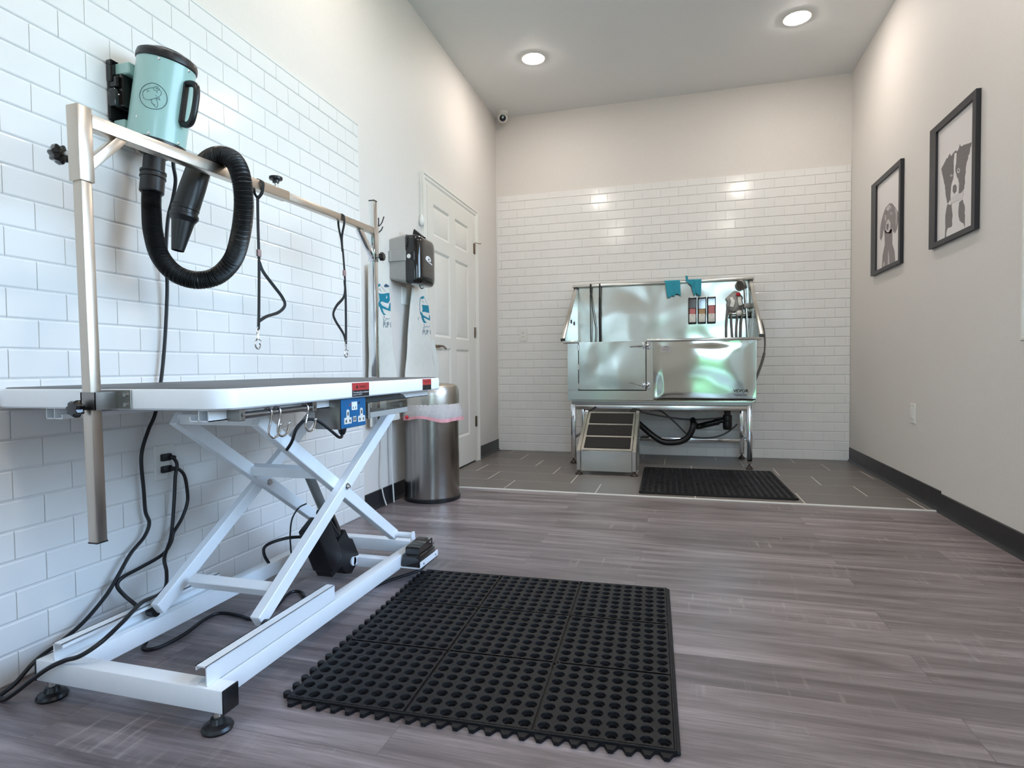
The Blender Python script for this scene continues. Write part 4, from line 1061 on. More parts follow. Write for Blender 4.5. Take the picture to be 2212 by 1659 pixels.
def apron(label, yl, yr, ztop, zbot, fx, loc, nu=40, nv=44):
    """hanging cloth: yl(v), yr(v) edges, fx(u, v) distance from the wall"""
    t = thing('apron', label, 'apron', loc, group='white printed aprons on wall hooks')
    mb = MB()
    P = lambda u, v, d: (fx(u, v) + d, yl(v) + (yr(v) - yl(v)) * u, ztop(u) + (zbot(u) - ztop(u)) * v)
    G = [[mb.bm.verts.new(P(i / nu, j / nv, 0)) for j in range(nv + 1)] for i in range(nu + 1)]
    H = [[mb.bm.verts.new(P(i / nu, j / nv, -.003)) for j in range(nv + 1)] for i in range(nu + 1)]
    for i in range(nu):
        for j in range(nv):
            mb.bm.faces.new((G[i][j], G[i + 1][j], G[i + 1][j + 1], G[i][j + 1])); mb.bm.faces.new((H[i][j], H[i][j + 1], H[i + 1][j + 1], H[i + 1][j]))
    for i in range(nu):
        mb.bm.faces.new((G[i][0], H[i][0], H[i + 1][0], G[i + 1][0])); mb.bm.faces.new((G[i][nv], G[i + 1][nv], H[i + 1][nv], H[i][nv]))
    for j in range(nv):
        mb.bm.faces.new((G[0][j], G[0][j + 1], H[0][j + 1], H[0][j])); mb.bm.faces.new((G[nu][j], H[nu][j], H[nu][j + 1], G[nu][j + 1]))
    mb.build('cloth_panel', M['cloth'], t, smooth=60)
    return t


def lerp(tbl, v):
    for (a, fa), (b_, fb) in zip(tbl, tbl[1:]):
        if v <= b_: return fa + (fb - fa) * (v - a) / (b_ - a)
    return tbl[-1][1]


# near apron (between the post and the dispenser)
Z0, Z1 = 1.385, 0.48
a1x = lambda u, v: .058 + .010 * math.sin(7.0 * u + 1.0) * max(0, v - .42) + .004 * math.sin(15 * v + 4 * u) * max(0, min(1, (v - .40) * 4)) - .040 * max(0, (u - .90) / .10) ** 2 - .03 * max(0, (.08 - u) / .08) ** 2
ap1 = apron('white apron with teal dog print hanging by the far grooming post, nearer the table', lambda v: -2.485 - .02 * v, lambda v: lerp([(0, -2.292), (.16, -2.284), (.38, -2.262), (.70, -2.206), (1, -2.165)], v), lambda u: Z0 + .018 * math.sin(math.pi * min(1, u * 1.1)) - .01, lambda u: Z1 + .02 * u, a1x, (.05, -2.38, Z1))
fl = lambda X: (lambda u, w, d: (X + d, u, w))
A_ = .0586
mb = MB()
for poly in ([(-2.436, 1.222), (-2.412, 1.221), (-2.366, 1.226), (-2.338, 1.233), (-2.305, 1.238), (-2.300, 1.195), (-2.306, 1.190), (-2.321, 1.177), (-2.354, 1.176), (-2.391, 1.180), (-2.414, 1.172), (-2.427, 1.169), (-2.422, 1.186), (-2.428, 1.214)],
             [(-2.449, 1.168), (-2.429, 1.172), (-2.414, 1.170), (-2.391, 1.157), (-2.322, 1.146), (-2.307, 1.167), (-2.307, 1.176), (-2.292, 1.183), (-2.294, 1.133), (-2.355, 1.138), (-2.392, 1.141), (-2.374, 1.116), (-2.356, 1.111), (-2.347, 1.108), (-2.379, 1.105), (-2.402, 1.121), (-2.419, 1.143), (-2.447, 1.158)],
             [(-2.451, 1.260), (-2.437, 1.270), (-2.417, 1.276), (-2.408, 1.273), (-2.413, 1.266), (-2.429, 1.256), (-2.444, 1.252)]): mb.prism(poly, fl(A_), .0006)
mb.build('dog_print', M['teal'], ap1)
mb = MB()
for poly in ([(-2.345, 1.222), (-2.335, 1.214), (-2.333, 1.206), (-2.341, 1.202), (-2.350, 1.205), (-2.340, 1.209)], [(-2.386, 1.170), (-2.330, 1.158), (-2.322, 1.170), (-2.352, 1.174)]): mb.prism(poly, fl(A_ + .0007), .0003)
mb.build('white_patch', M['white_ink'], ap1)
mb = MB(); X_ = A_ + .0003
mb.tube([(X_, y, z) for y, z in [(-2.375, 1.103), (-2.371, 1.092), (-2.380, 1.078), (-2.378, 1.072), (-2.362, 1.073), (-2.343, 1.090), (-2.334, 1.084), (-2.319, 1.087), (-2.303, 1.092)]], .0012, 6, 4)
mb.tube([(X_, -2.408, 1.267), (X_, -2.350, 1.239)], .0007, 6); mb.tube([(X_, -2.440, 1.240), (X_, -2.425, 1.246), (X_, -2.418, 1.236)], .0006, 6); mb.tube([(X_, -2.415, 1.248), (X_, -2.405, 1.236), (X_, -2.395, 1.238)], .0006, 6)
mb.prism([(-2.367, 1.273), (-2.341, 1.286), (-2.322, 1.281), (-2.306, 1.279), (-2.308, 1.272), (-2.346, 1.265), (-2.365, 1.266)], fl(A_), .0006)
mb.build('print_lines', M['navy'], ap1)
mb = MB(); mb.text('PUP', 1, lambda u, w, d: (A_ + d, -2.383 + .068 * u, 1.033 + .032 * w + .004 * u)); mb.prism([(-2.2965, 1.040), (-2.2925, 1.040), (-2.2925, 1.068), (-2.2965, 1.068)], fl(A_), .0006)
mb.build('lettering', M['navy'], ap1)
mb = MB(); mb.ribbon([(.052, -2.400, 1.378), (.050, -2.406, 1.450), (.046, -2.412, 1.540), (.040, -2.402, 1.594), (.036, -2.390, 1.600), (.040, -2.378, 1.590), (.046, -2.366, 1.500), (.052, -2.352, 1.398)], .012, .0015, (0, 1, 0), 8); mb.build('neck_strap', M['cloth'], ap1)
mb = MB()
mb.ribbon([(.045, -2.370, .50), (.030, -2.352, .44), (.022, -2.345, .36), (.020, -2.356, .24), (.019, -2.362, .15), (.024, -2.350, .07), (.030, -2.325, .004)], .009, .003, (0, 1, 0), 8)
mb.ribbon([(.045, -2.280, .50), (.030, -2.250, .48), (.026, -2.250, .36), (.028, -2.246, .20), (.032, -2.242, .08), (.034, -2.238, .003)], .011, .003, (0, 1, 0), 8)
mb.build('tie_string', M['cloth'], ap1)
# far apron (behind the dispenser, against the door casing)
Zb0, Zb1 = 1.430, 0.62
a2x = lambda u, v: .058 + .012 * math.sin(6 * u + .6) * max(0, v - .55) + .004 * math.sin(13 * v + 3 * u) * max(0, min(1, (v - .5) * 4)) - .044 * max(0, (u - .93) / .07) ** 2 - .006 * max(0, (.10 - u) / .10) ** 2
ap2 = apron('white apron with teal dog print hanging behind the wipe dispenser, next to the door', lambda v: lerp([(0, -1.955), (.18, -1.991), (.30, -2.018), (.50, -2.051), (.82, -2.096), (1, -2.11)], v), lambda v: lerp([(0, -1.800), (.12, -1.785), (.22, -1.726), (.37, -1.708), (.56, -1.690), (.69, -1.652), (.80, -1.620), (1, -1.60)], v), lambda u: Zb0, lambda u: Zb1, a2x, (.05, -1.85, Zb1))
mb = MB()
for poly in ([(-1.876, 1.257), (-1.854, 1.269), (-1.827, 1.273), (-1.818, 1.266), (-1.833, 1.255), (-1.864, 1.250)],
             [(-1.856, 1.214), (-1.822, 1.215), (-1.753, 1.220), (-1.747, 1.204), (-1.739, 1.171), (-1.774, 1.170), (-1.824, 1.171), (-1.855, 1.166), (-1.845, 1.187)],
             [(-1.882, 1.164), (-1.855, 1.163), (-1.843, 1.149), (-1.750, 1.133), (-1.742, 1.155), (-1.732, 1.156), (-1.730, 1.120), (-1.831, 1.132), (-1.819, 1.115), (-1.786, 1.102), (-1.814, 1.097), (-1.838, 1.101), (-1.862, 1.125), (-1.870, 1.144)]): mb.prism(poly, fl(.0586), .0006)
mb.build('dog_print', M['teal'], ap2)
mb = MB(); X_ = .0588
mb.tube([(X_, y, z) for y, z in [(-1.870, 1.262), (-1.885, 1.244), (-1.889, 1.208), (-1.888, 1.168), (-1.873, 1.147)]], .0022, 6, 4)
mb.tube([(X_, y, z) for y, z in [(-1.889, 1.129), (-1.913, 1.125), (-1.919, 1.117), (-1.904, 1.111)]], .0012, 6, 4)
mb.tube([(X_, y, z) for y, z in [(-1.827, 1.089), (-1.821, 1.076), (-1.840, 1.063), (-1.827, 1.061), (-1.796, 1.078), (-1.777, 1.073), (-1.732, 1.083)]], .0012, 6, 4)
mb.tube([(X_, -1.815, 1.265), (X_, -1.775, 1.226)], .0007, 6); mb.tube([(X_, -1.865, 1.236), (X_, -1.845, 1.242), (X_, -1.835, 1.230), (X_, -1.815, 1.236)], .0006, 6)
mb.build('print_lines', M['navy'], ap2)
mb = MB(); mb.text('PUP', 1, lambda u, w, d: (.0586 + d, -1.849 + .092 * u, 1.020 + .032 * w + .004 * u)); mb.prism([(-1.728, 1.028), (-1.722, 1.028), (-1.722, 1.056), (-1.728, 1.056)], fl(.0586), .0006)
mb.build('lettering', M['navy'], ap2)
mb = MB(); mb.ribbon([(.054, -1.930, 1.424), (.048, -1.900, 1.480), (.044, -1.862, 1.506), (.048, -1.834, 1.480), (.054, -1.812, 1.424)], .012, .0015, (0, 1, 0), 8); mb.build('neck_strap', M['cloth'], ap2)
mb = MB(); mb.ribbon([(.056, -1.690, .99), (.058, -1.665, .91), (.060, -1.640, .84), (.060, -1.628, .79), (.056, -1.640, .74)], .046, .003, (.25, 1, .2), 8); mb.build('waist_tie', M['cloth'], ap2)
# pull cord with white bell beside the casing
pc = thing('pull_cord', 'thin white hanging cord with white plastic bell beside the door casing', 'pull cord', (.01, -1.748, 1.73))
MB().tube([(.004, -1.738, 2.06), (.010, -1.741, 2.00), (.012, -1.744, 1.90), (.014, -1.746, 1.82)], .0022, 8).build('cord', M['whiteplastic'], pc)
mb = MB(); mb.lathe([(.0, .076), (.008, .074), (.012, .058), (.016, .050), (.017, .028), (.013, .010), (.006, .002), (0, 0)], (.016, -1.748, 1.752), (0, 0, 1), 20); mb.build('bell', M['whiteplastic'], pc)

# ================================================================== BIN
BC = V((.205, -2.060, 0))
bn = thing('trash_can', 'round stainless steel waste bin with domed lid by the door', 'trash can', tuple(BC))
MB().lathe([(.166, 0), (.172, .004), (.172, .022), (.167, .026)], BC, seg=64).build('base_ring', M['plastic'], bn)
MB().lathe([(.163, .020), (.166, .022), (.166, .565), (.160, .570), (.155, .560), (.155, .10), (0, .09)], BC, seg=80, close_ends=False).build('bin_body', M['cansteel'], bn)
MB().lathe([(.165, .578), (.170, .580), (.170, .640), (.167, .668), (.158, .690), (.140, .702), (.110, .706), (.105, .702), (.102, .704), (0, .704)], BC, seg=80, close_ends=False).build('lid', M['cansteel2'], bn)
bg = thing('bin_bag', 'cloudy plastic bin bag with pink drawstring hanging over the bin rim', 'bin bag', tuple(BC + V((0, 0, .46))))
rnd = random.Random(11); ph_ = [rnd.uniform(0, 6.28) for _ in range(8)]


def bagf(u, v):
    a = 2 * math.pi * u
    side = .010 * (1 + math.cos(a - .1))
    r = .1685 + (.006 + side) * math.sin(min(1, v * 1.3) * 1.57) + .0040 * v * math.sin(9 * a + ph_[0]) + .003 * v * math.sin(23 * a + ph_[1] + 6 * v) + .0016 * math.sin(41 * a + 9 * v)
    z = .588 - v * (.098 + .010 * math.sin(2 * a + 2.0) + .007 * math.sin(5 * a + ph_[2]))
    return BC + V((r * math.cos(a), r * math.sin(a), z))


MB().grid(bagf, 120, 14, True).build('bag_cuff', M['liner'], bg, smooth=60)
mb = MB()
mb.grid(lambda u, v: bagf(u, .80 + .20 * v) + V((math.cos(2 * math.pi * u), math.sin(2 * math.pi * u), 0)) * .0012, 120, 3, True); mb.build('drawstring', M['pinkband'], bg, smooth=60)
mb = MB(); a = math.radians(-118); mb.ball(BC + V((.186 * math.cos(a), .186 * math.sin(a), .512)), .010, (1, 1, 1.1), 14, 10); mb.build('drawstring_knot', M['redplastic'], bg)


# ================================================================== FRAMED DOG PRINTS ON THE RIGHT WALL
def picture(label, y0, y1, z0, z1, layers, iy0, iy1, iz0, iz1):
    t = thing('framed_picture', label, 'picture', (RW, (y0 + y1) / 2, z0), group='black framed dog prints')
    mb = MB(); dp = .022
    o4 = [(y0, z0), (y1, z0), (y1, z1), (y0, z1)]; i4 = [(iy0, iz0), (iy1, iz0), (iy1, iz1), (iy0, iz1)]
    for X in (0,):
        A = [mb.bm.verts.new((RW - .0005, y, z)) for y, z in o4]; B = [mb.bm.verts.new((RW - dp, y, z)) for y, z in o4]
        Cc = [mb.bm.verts.new((RW - dp, y, z)) for y, z in i4]; D = [mb.bm.verts.new((RW - .0085, y, z)) for y, z in i4]
        for R1, R2 in ((A, B), (B, Cc), (Cc, D)):
            for i in range(4):
                j = (i + 1) % 4; mb.bm.faces.new((R1[i], R1[j], R2[j], R2[i]))
        mb.bm.faces.new(A)
    mb.build('picture_frame', M['frame'], t, smooth=0)
    XP = RW - .0100
    pp = MB().box(XP, RW - .006, iy0 - .002, iy1 + .002, iz0 - .002, iz1 + .002).build('print', M['paper'], t)
    for k, (nm, mt, polys) in enumerate(layers):
        for P in polys: MB().prism(P, lambda u, w, d: (XP - .0001 - .0003 * k - d, u, w), .0003).build(nm, M[mt], pp, smooth=0)
    return t


dogA = [(-1.733, 1.835), (-1.782, 1.862), (-1.835, 1.881), (-1.853, 1.864), (-1.887, 1.873), (-1.927, 1.867), (-1.943, 1.889), (-1.959, 1.873), (-1.986, 1.871), (-2.067, 1.855), (-2.046, 1.808), (-2.021, 1.778), (-2.007, 1.719), (-1.998, 1.657), (-1.966, 1.641), (-1.939, 1.646), (-1.943, 1.698), (-1.913, 1.747), (-1.902, 1.766), (-1.885, 1.746), (-1.857, 1.718), (-1.847, 1.664), (-1.848, 1.643), (-1.818, 1.630), (-1.799, 1.661), (-1.786, 1.707), (-1.766, 1.761), (-1.746, 1.804)]


def fur(poly, amp, seed, step=.012):
    """ragged fur edge: subdivide and jitter"""
    rnd = random.Random(seed); out = []
    for (a, b_) in zip(poly, poly[1:] + poly[:1]):
        n = max(1, int(math.hypot(b_[0] - a[0], b_[1] - a[1]) / step))
        for k in range(n):
            t = k / n; out.append((a[0] + (b_[0] - a[0]) * t + (rnd.uniform(-amp, amp) if k else 0), a[1] + (b_[1] - a[1]) * t + (rnd.uniform(-amp, amp) if k else 0)))
    return out


picture('larger-looking black framed print of a black and white collie, nearer the window', -2.133, -1.611, 1.431, 2.080, [
    ('dog_fur', 'dogdark', [fur(dogA, .004, 1), fur([(-1.812, 1.626), (-1.860, 1.617), (-1.873, 1.554), (-1.869, 1.503), (-1.822, 1.503), (-1.804, 1.486), (-1.802, 1.455), (-1.781, 1.454), (-1.792, 1.510), (-1.790, 1.579)], .004, 2), fur([(-1.945, 1.602), (-1.983, 1.607), (-2.000, 1.577), (-2.010, 1.521), (-2.009, 1.462), (-1.992, 1.490), (-1.953, 1.509), (-1.938, 1.548)], .004, 3)]),
    ('dog_blaze', 'paper', [fur([(-1.887, 1.863), (-1.910, 1.860), (-1.908, 1.820), (-1.898, 1.778), (-1.914, 1.742), (-1.939, 1.704), (-1.941, 1.668), (-1.933, 1.648), (-1.876, 1.651), (-1.855, 1.667), (-1.857, 1.708), (-1.879, 1.742), (-1.884, 1.772), (-1.880, 1.829)], .002, 4)]),
    ('dog_muzzle', 'muzzle', [fur([(-1.882, 1.652), (-1.960, 1.644), (-1.987, 1.650), (-1.993, 1.624), (-1.972, 1.610), (-1.923, 1.618), (-1.877, 1.620), (-1.840, 1.616), (-1.848, 1.638)], .004, 5), [(-1.918, 1.771), (-1.938, 1.775), (-1.954, 1.760), (-1.941, 1.749), (-1.923, 1.754)], [(-1.840, 1.767), (-1.856, 1.770), (-1.871, 1.758), (-1.856, 1.756)]]),
    ('dog_nose', 'dogdark', [[(-1.875, 1.703), (-1.900, 1.706), (-1.918, 1.690), (-1.916, 1.666), (-1.893, 1.659), (-1.873, 1.677)], [(-1.926, 1.768), (-1.940, 1.770), (-1.946, 1.761), (-1.934, 1.755)], [(-1.850, 1.766), (-1.860, 1.766), (-1.862, 1.760), (-1.853, 1.759)]]),
], -2.099, -1.689, 1.455, 2.044)
picture('black framed print of a long-eared hound, farther from the window', -1.170, -0.593, 1.431, 2.080, [
    ('dog_fur', 'dogmid', [[(-0.782, 1.786), (-0.825, 1.830), (-0.868, 1.854), (-0.945, 1.863), (-0.994, 1.847), (-1.048, 1.807), (-1.108, 1.760), (-1.109, 1.714), (-1.085, 1.665), (-1.046, 1.641), (-1.012, 1.662), (-0.998, 1.689), (-0.985, 1.668), (-0.965, 1.658), (-0.866, 1.684), (-0.840, 1.714), (-0.821, 1.708), (-0.808, 1.672), (-0.779, 1.648), (-0.752, 1.674), (-0.761, 1.747)],
                            [(-0.841, 1.709), (-0.998, 1.679), (-1.001, 1.584), (-1.043, 1.525), (-1.058, 1.459), (-0.799, 1.459), (-0.811, 1.543), (-0.854, 1.609)]]),
    ('dog_highlight', 'doglight', [[(-0.946, 1.850), (-0.974, 1.826), (-0.947, 1.819), (-0.891, 1.824), (-0.876, 1.842), (-0.911, 1.852)], [(-0.952, 1.792), (-0.975, 1.796), (-0.998, 1.780), (-0.975, 1.774)], [(-0.848, 1.800), (-0.862, 1.806), (-0.877, 1.793), (-0.868, 1.757), (-0.856, 1.774)],
                                   [(-0.865, 1.704), (-0.878, 1.749), (-0.913, 1.765), (-0.935, 1.755), (-0.963, 1.725), (-0.960, 1.688), (-0.937, 1.674), (-0.895, 1.680)], [(-1.048, 1.803), (-1.075, 1.782), (-1.074, 1.704), (-1.058, 1.680), (-1.063, 1.753)], [(-0.925, 1.56), (-0.945, 1.50), (-0.950, 1.462), (-0.915, 1.462)], [(-0.85, 1.50), (-0.86, 1.47), (-0.83, 1.462), (-0.825, 1.48)]]),
    ('dog_nose', 'dogdark', [[(-0.886, 1.735), (-0.921, 1.737), (-0.929, 1.719), (-0.915, 1.693), (-0.887, 1.699)], [(-0.963, 1.790), (-0.976, 1.791), (-0.984, 1.783), (-0.972, 1.778)], [(-0.855, 1.796), (-0.864, 1.797), (-0.868, 1.789), (-0.858, 1.786)], [(-0.940, 1.842), (-0.956, 1.812), (-0.950, 1.810), (-0.934, 1.838)], [(-0.890, 1.826), (-0.880, 1.800), (-0.874, 1.802), (-0.882, 1.830)]]),
], -1.140, -0.693, 1.455, 2.045)

# ================================================================== STEEL DOG BATH
BX0, BX1, BYF, BYB, BZ0, BZ1 = .790, 2.236, -.620, -.060, .515, .995
bt = thing('pet_bath_tub', 'stainless steel raised dog bath with splash walls and hinged front door', 'pet bath', (1.51, -.34, .004))
# tub shell: floor, sides and back with rounded lower corners
mb = MB(); th = .008


def shell_prof(k):
    r = .035
    P = [(BX0 + k, BZ1)]
    for i in range(7): a = math.radians(180 + 15 * i); P.append((BX0 + k + r - k * .3 + (r - k * .3) * math.cos(a), BZ0 + k + r - k * .3 + (r - k * .3) * math.sin(a)))
    for i in range(7): a = math.radians(270 + 15 * i); P.append((BX1 - k - (r - k * .3) + (r - k * .3) * math.cos(a), BZ0 + k + r - k * .3 + (r - k * .3) * math.sin(a)))
    P.append((BX1 - k, BZ1)); return P


O_, I_ = shell_prof(0), shell_prof(th)
ring = lambda P, y: [mb.bm.verts.new((x, y, z)) for x, z in P]
a, b_ = ring(O_, BYF + .004), ring(O_, BYB); c, d = ring(I_, BYF + .004), ring(I_, BYB)
for i in range(len(O_) - 1):
    mb.bm.faces.new((a[i], a[i + 1], b_[i + 1], b_[i])); mb.bm.faces.new((c[i], d[i], d[i + 1], c[i + 1])); mb.bm.faces.new((a[i], c[i], c[i + 1], a[i + 1]))
mb.build('tub_shell', M['tubsteel'], bt, smooth=50)
DX0, DX1, DZ0 = .882, 1.421, .607
mb = MB(); mb.box(BX0 + .002, DX0 - .003, BYF, BYF + .008, DZ0 - .003, BZ1, .001, 1); mb.box(BX0 + .006, 1.476, BYF, BYF + .008, BZ0 + .012, DZ0 - .0032, .001, 1); mb.box(DX1 + .003, 1.476, BYF, BYF + .008, DZ0 - .003, BZ1, .001, 1)
mb.build('front_frame', M['tubsteel'], bt)
# bulging right-hand front panel
mb = MB()
def fpanel(u, v):
    x = 1.477 + (BX1 - .004 - 1.477) * u; z = BZ0 + .004 + (BZ1 - BZ0 - .004) * v
    e = min(1, min(u, 1 - u, v * .8, (1 - v) * .8) / .12); e = e * e * (3 - 2 * e)
    bul = .0065 * math.sin(math.pi * u) * math.sin(math.pi * v) + .0022 * math.sin(2 * math.pi * u + .6) * math.sin(2 * math.pi * v)
    return (x, BYF - .001 - e * (.003 + bul) + (.02 * (1 - min(1, v / .06)) ** 2 if v < .06 else 0), z)
mb.grid(fpanel, 72, 48); mb.build('front_panel', M['wavysteel'], bt, smooth=60)
MB().box(1.4765, 1.4795, BYF - .003, BYF + .004, BZ0 + .01, BZ1).build('panel_seam', M['darksteel'], bt)
# hinged door
dpar = MB(); dpar.box(DX0 + .003, DX1 - .003, BYF - .004, BYF + .010, DZ0 + .003, BZ1 + .004, .002, 1)
dd = dpar.build('tub_door', M['doorsteel'], bt)
mb = MB(); mb.box(DX0 - .012, DX0 + .012, BYF + .011, BYF + .014, DZ0 - .012, BZ1); mb.box(DX1 - .012, DX1 + .012, BYF + .011, BYF + .014, DZ0 - .012, BZ1); mb.box(DX0, DX1, BYF + .011, BYF + .014, DZ0 - .012, DZ0 + .012)
mb.build('tub_door_gap_shade', M['plastic'], bt)  # black backing added behind the door edges to stand for shade in the gaps
for z in (.955, .797, .640):
    mb = MB(); mb.cyl((DX0, BYF - .010, z - .022), (DX0, BYF - .010, z + .022), .007, seg=14); mb.box(DX0 - .013, DX0 + .013, BYF - .010, BYF, z - .020, z + .020, .002, 1); mb.build('hinge', M['chrome'], dd)
for z, tilt in ((.963, -.06), (.648, .22)):
    lt = MB().box(1.392, 1.420, BYF - .018, BYF - .003, z - .020, z + .020, .003, 2).build('latch', M['chrome'], dd)
    mb = MB()
    for dx in (-.010, .010):
        for dz in (-.026, .026): mb.cyl((1.402 + dx, BYF - .002, z + dz), (1.402 + dx, BYF - .012, z + dz), .006, seg=10)
    mb.box(1.428, 1.452, BYF - .016, BYF - .003, z - .030, z + .030, .004, 2); mb.cyl((1.412, BYF - .022, z), (1.446, BYF - .022, z), .009, seg=14); mb.ball((1.436, BYF - .026, z), .012, (1, 1, 1), 14, 10)
    mb.build('latch_body', M['chrome'], lt)
    q = V((1.400, BYF - .024, z - .002)); e = q + V((-.105, -.006, .105 * tilt))
    mb = MB(); mb.tube([q, q.lerp(e, .3), q.lerp(e, .6), e], lambda t: .0055 - .0025 * t, 10, 5); mb.cyl(q + (e - q) * .12, q + (e - q) * .36, .0075, seg=12); mb.build('latch_lever', M['chrome'], lt)
# rim, splash back, wings
mb = MB(); mb.box(.754, DX0 - .004, BYF - .022, BYF + .010, .990, 1.012, .006, 2); mb.box(DX1 + .004, 2.274, BYF - .022, BYF + .010, .990, 1.012, .006, 2); mb.box(.754, .800, BYF, BYB, .990, 1.012, .005, 2); mb.box(2.228, 2.274, BYF, BYB, .990, 1.012, .005, 2)
mb.build('rim', M['steel'], bt)
MB().box(.775, 2.252, BYB - .006, BYB + .004, .53, 1.522, .001, 1).build('splash_back', M['doorsteel'], bt)
mb = MB(); mb.box(.745, 2.277, -.106, -.060, 1.510, 1.536, .008, 3); mb.build('top_rail', M['steel'], bt)
for xo, xb, s in ((.757, .782, 1), (2.270, 2.246, -1)):
    mb = MB()
    P = [(-.622, 1.008), (BYB, 1.008), (BYB, 1.516), (-.100, 1.516)]
    fx_ = lambda y: xo + (xb - xo) * (y + .622) / .562
    A = [mb.bm.verts.new((fx_(y), y, z)) for y, z in P]; B = [mb.bm.verts.new((fx_(y) + s * .006, y, z)) for y, z in P]
    mb.bm.faces.new(A); mb.bm.faces.new(B[::-1])
    for i in range(4): mb.bm.faces.new((A[i], A[(i + 1) % 4], B[(i + 1) % 4], B[i]))
    wg = mb.build('side_wing', M['tubsteel'], bt)
    xm = xo - s * .002
    mb = MB(); mb.beam((xm, -.618, 1.030), (fx_(-.1) - s * .004, -.104, 1.506), .032, .010, (0, -.66, .70), .004, 2); mb.build('wing_edge', M['steel'], wg)
    mb = MB(); mb.box(xm - .018, xm + .018, -.640, -.608, 1.010, 1.032, .003, 1); mb.build('corner_cap', M['plastic'], wg)
    mb = MB(); mb.box(fx_(-.1) - s * .004 - .017, fx_(-.1) - s * .004 + .017, -.116, -.088, 1.494, 1.516, .003, 1); mb.build('corner_cap', M['plastic'], wg)
mb = MB()
for y, z in ((-.34, 1.190), (-.22, 1.182)):
    xi = .757 + .025 * (y + .622) / .562 + .0062
    MB().cyl((xi - .001, y, z), (xi + .004, y, z), .017, seg=20).build('vent_plug', M['plastic'], bt)
# sticker and maker's mark on the front
stk = MB().box(1.535, 1.614, BYF - .0145, BYF - .0135, .908, .957).build('info_sticker', M['doglight'], bt)
mb = MB()
mb.box(1.562, 1.590, BYF - .0152, BYF - .0145, .948, .952)
for k in range(4): mb.box(1.541, 1.608 - .010 * (k % 2), BYF - .0152, BYF - .0145, .940 - k * .007, .9415 - k * .007)
mb.build('small_print', M['dogdark'], stk)
mb = MB(); mb.text('VEVOR', 1, lambda u, w, d: (2.072 + .108 * u, BYF - .0125 - d, .592 + .024 * w), .001); mb.box(2.072, 2.180, BYF - .0128, BYF - .0118, .577, .579); mb.box(2.085, 2.165, BYF - .0128, BYF - .0118, .566, .568)
mb.build('lettering', M['black_ink'], bt)
# stand
FX0, FX1 = .833, 2.191
for x, y in ((FX0, -.600), (FX1, -.600), (FX0 + .002, -.080), (FX1 - .004, -.080)):
    lg = MB().box(x - .0185, x + .0185, y - .0185, y + .0185, .048, .490, .003, 2).build('leg', M['chrome'], bt)
    mb = MB(); mb.lathe([(0, .004), (.026, .004), (.028, .010), (.018, .020), (.010, .032), (0, .034)], (x, y, 0), seg=24); mb.cyl((x, y, .030), (x, y, .052), .006, seg=10); mb.build('foot', M['foot'], lg)
mb = MB(); mb.box(FX0 + .018, FX1 - .018, -.618, -.582, .450, .487, .003, 2); mb.build('front_beam', M['steel'], bt)
mb = MB(); mb.box(FX0 + .018, FX1 - .018, -.098, -.062, .450, .487, .003, 2); mb.build('rear_beam', M['steel'], bt)
for x in (FX0, FX1): MB().box(x - .017, x + .017, -.582, -.098, .452, .487, .003, 2).build('side_beam', M['steel'], bt)
MB().box(FX0 + .018, FX1 - .018, -.094, -.068, .140, .172, .003, 2).build('lower_rail', M['chrome'], bt)
for x in (FX0, FX1): MB().box(x - .013, x + .013, -.582, -.098, .200, .226, .003, 2).build('side_rail', M['chrome'], bt)
MB().box(BX0 + .03, BX1 - .03, BYF + .02, BYB - .01, .487, .516, .004, 1).build('tub_underside', M['darksteel'], bt)
MB().box(1.35, 1.45, -.070, -.064, .142, .178).build('rail_sleeve', M['plastic'], bt)
# drain below
tr = MB().lathe([(.030, .486), (.032, .440), (.030, .425), (.026, .42), (.026, .395), (.036, .39), (.037, .350), (.034, .345), (.037, .338), (.036, .285), (.030, .274), (0, .272)], (2.055, -.30, 0), seg=28).build('drain_trap', M['dirtyblack'], bt)
mb = MB(); mb.cyl((2.030, -.30, .352), (1.968, -.305, .334), .019, seg=18); mb.cyl((1.985, -.303, .339), (1.960, -.306, .331), .027, seg=18); mb.tube([(1.966, -.305, .333), (1.930, -.306, .322), (1.890, -.300, .312), (1.850, -.280, .298), (1.815, -.285, .296), (1.790, -.320, .325), (1.782, -.370, .352), (1.784, -.410, .330), (1.776, -.420, .280), (1.745, -.415, .220), (1.690, -.41, .182), (1.600, -.41, .168), (1.530, -.41, .180), (1.455, -.41, .230), (1.390, -.41, .285), (1.345, -.40, .325)], .0245, 16, 6)
mb.build('drain_hose', M['dirtyblack'], tr)
MB().tube([(1.36, -.47, .425), (1.45, -.42, .400), (1.58, -.34, .372), (1.70, -.28, .352), (1.82, -.22, .345), (1.95, -.18, .350), (2.05, -.16, .362)], .0075, 8).build('supply_hose', M['greyhose'], bt)
MB().tube([(1.462, -.36, .432), (1.520, -.34, .425), (1.580, -.30, .380), (1.66, -.24, .300), (1.74, -.18, .215), (1.82, -.14, .182), (1.95, -.13, .185), (2.04, -.16, .220), (2.10, -.20, .270), (2.14, -.20, .310)], .0075, 8).build('supply_hose', M['greyhose'], bt)
mb = MB()
for c in ((1.36, -.47, .425), (1.455, -.36, .432)): mb.cyl(V(c) - V((.018, 0, 0)), V(c) + V((.014, 0, 0)), .011, seg=12)
mb.build('hose_coupling', M['chrome'], bt)
MB().tube([(2.28, -.26, 1.205), (2.300, -.25, 1.190), (2.330, -.24, 1.120), (2.345, -.235, 1.020), (2.345, -.23, .930), (2.335, -.225, .860), (2.305, -.22, .760), (2.262, -.215, .640), (2.240, -.20, .560)], lambda t: .0065 if t < .55 else .0105, 10).build('side_hose', M['greyhose'], bt)
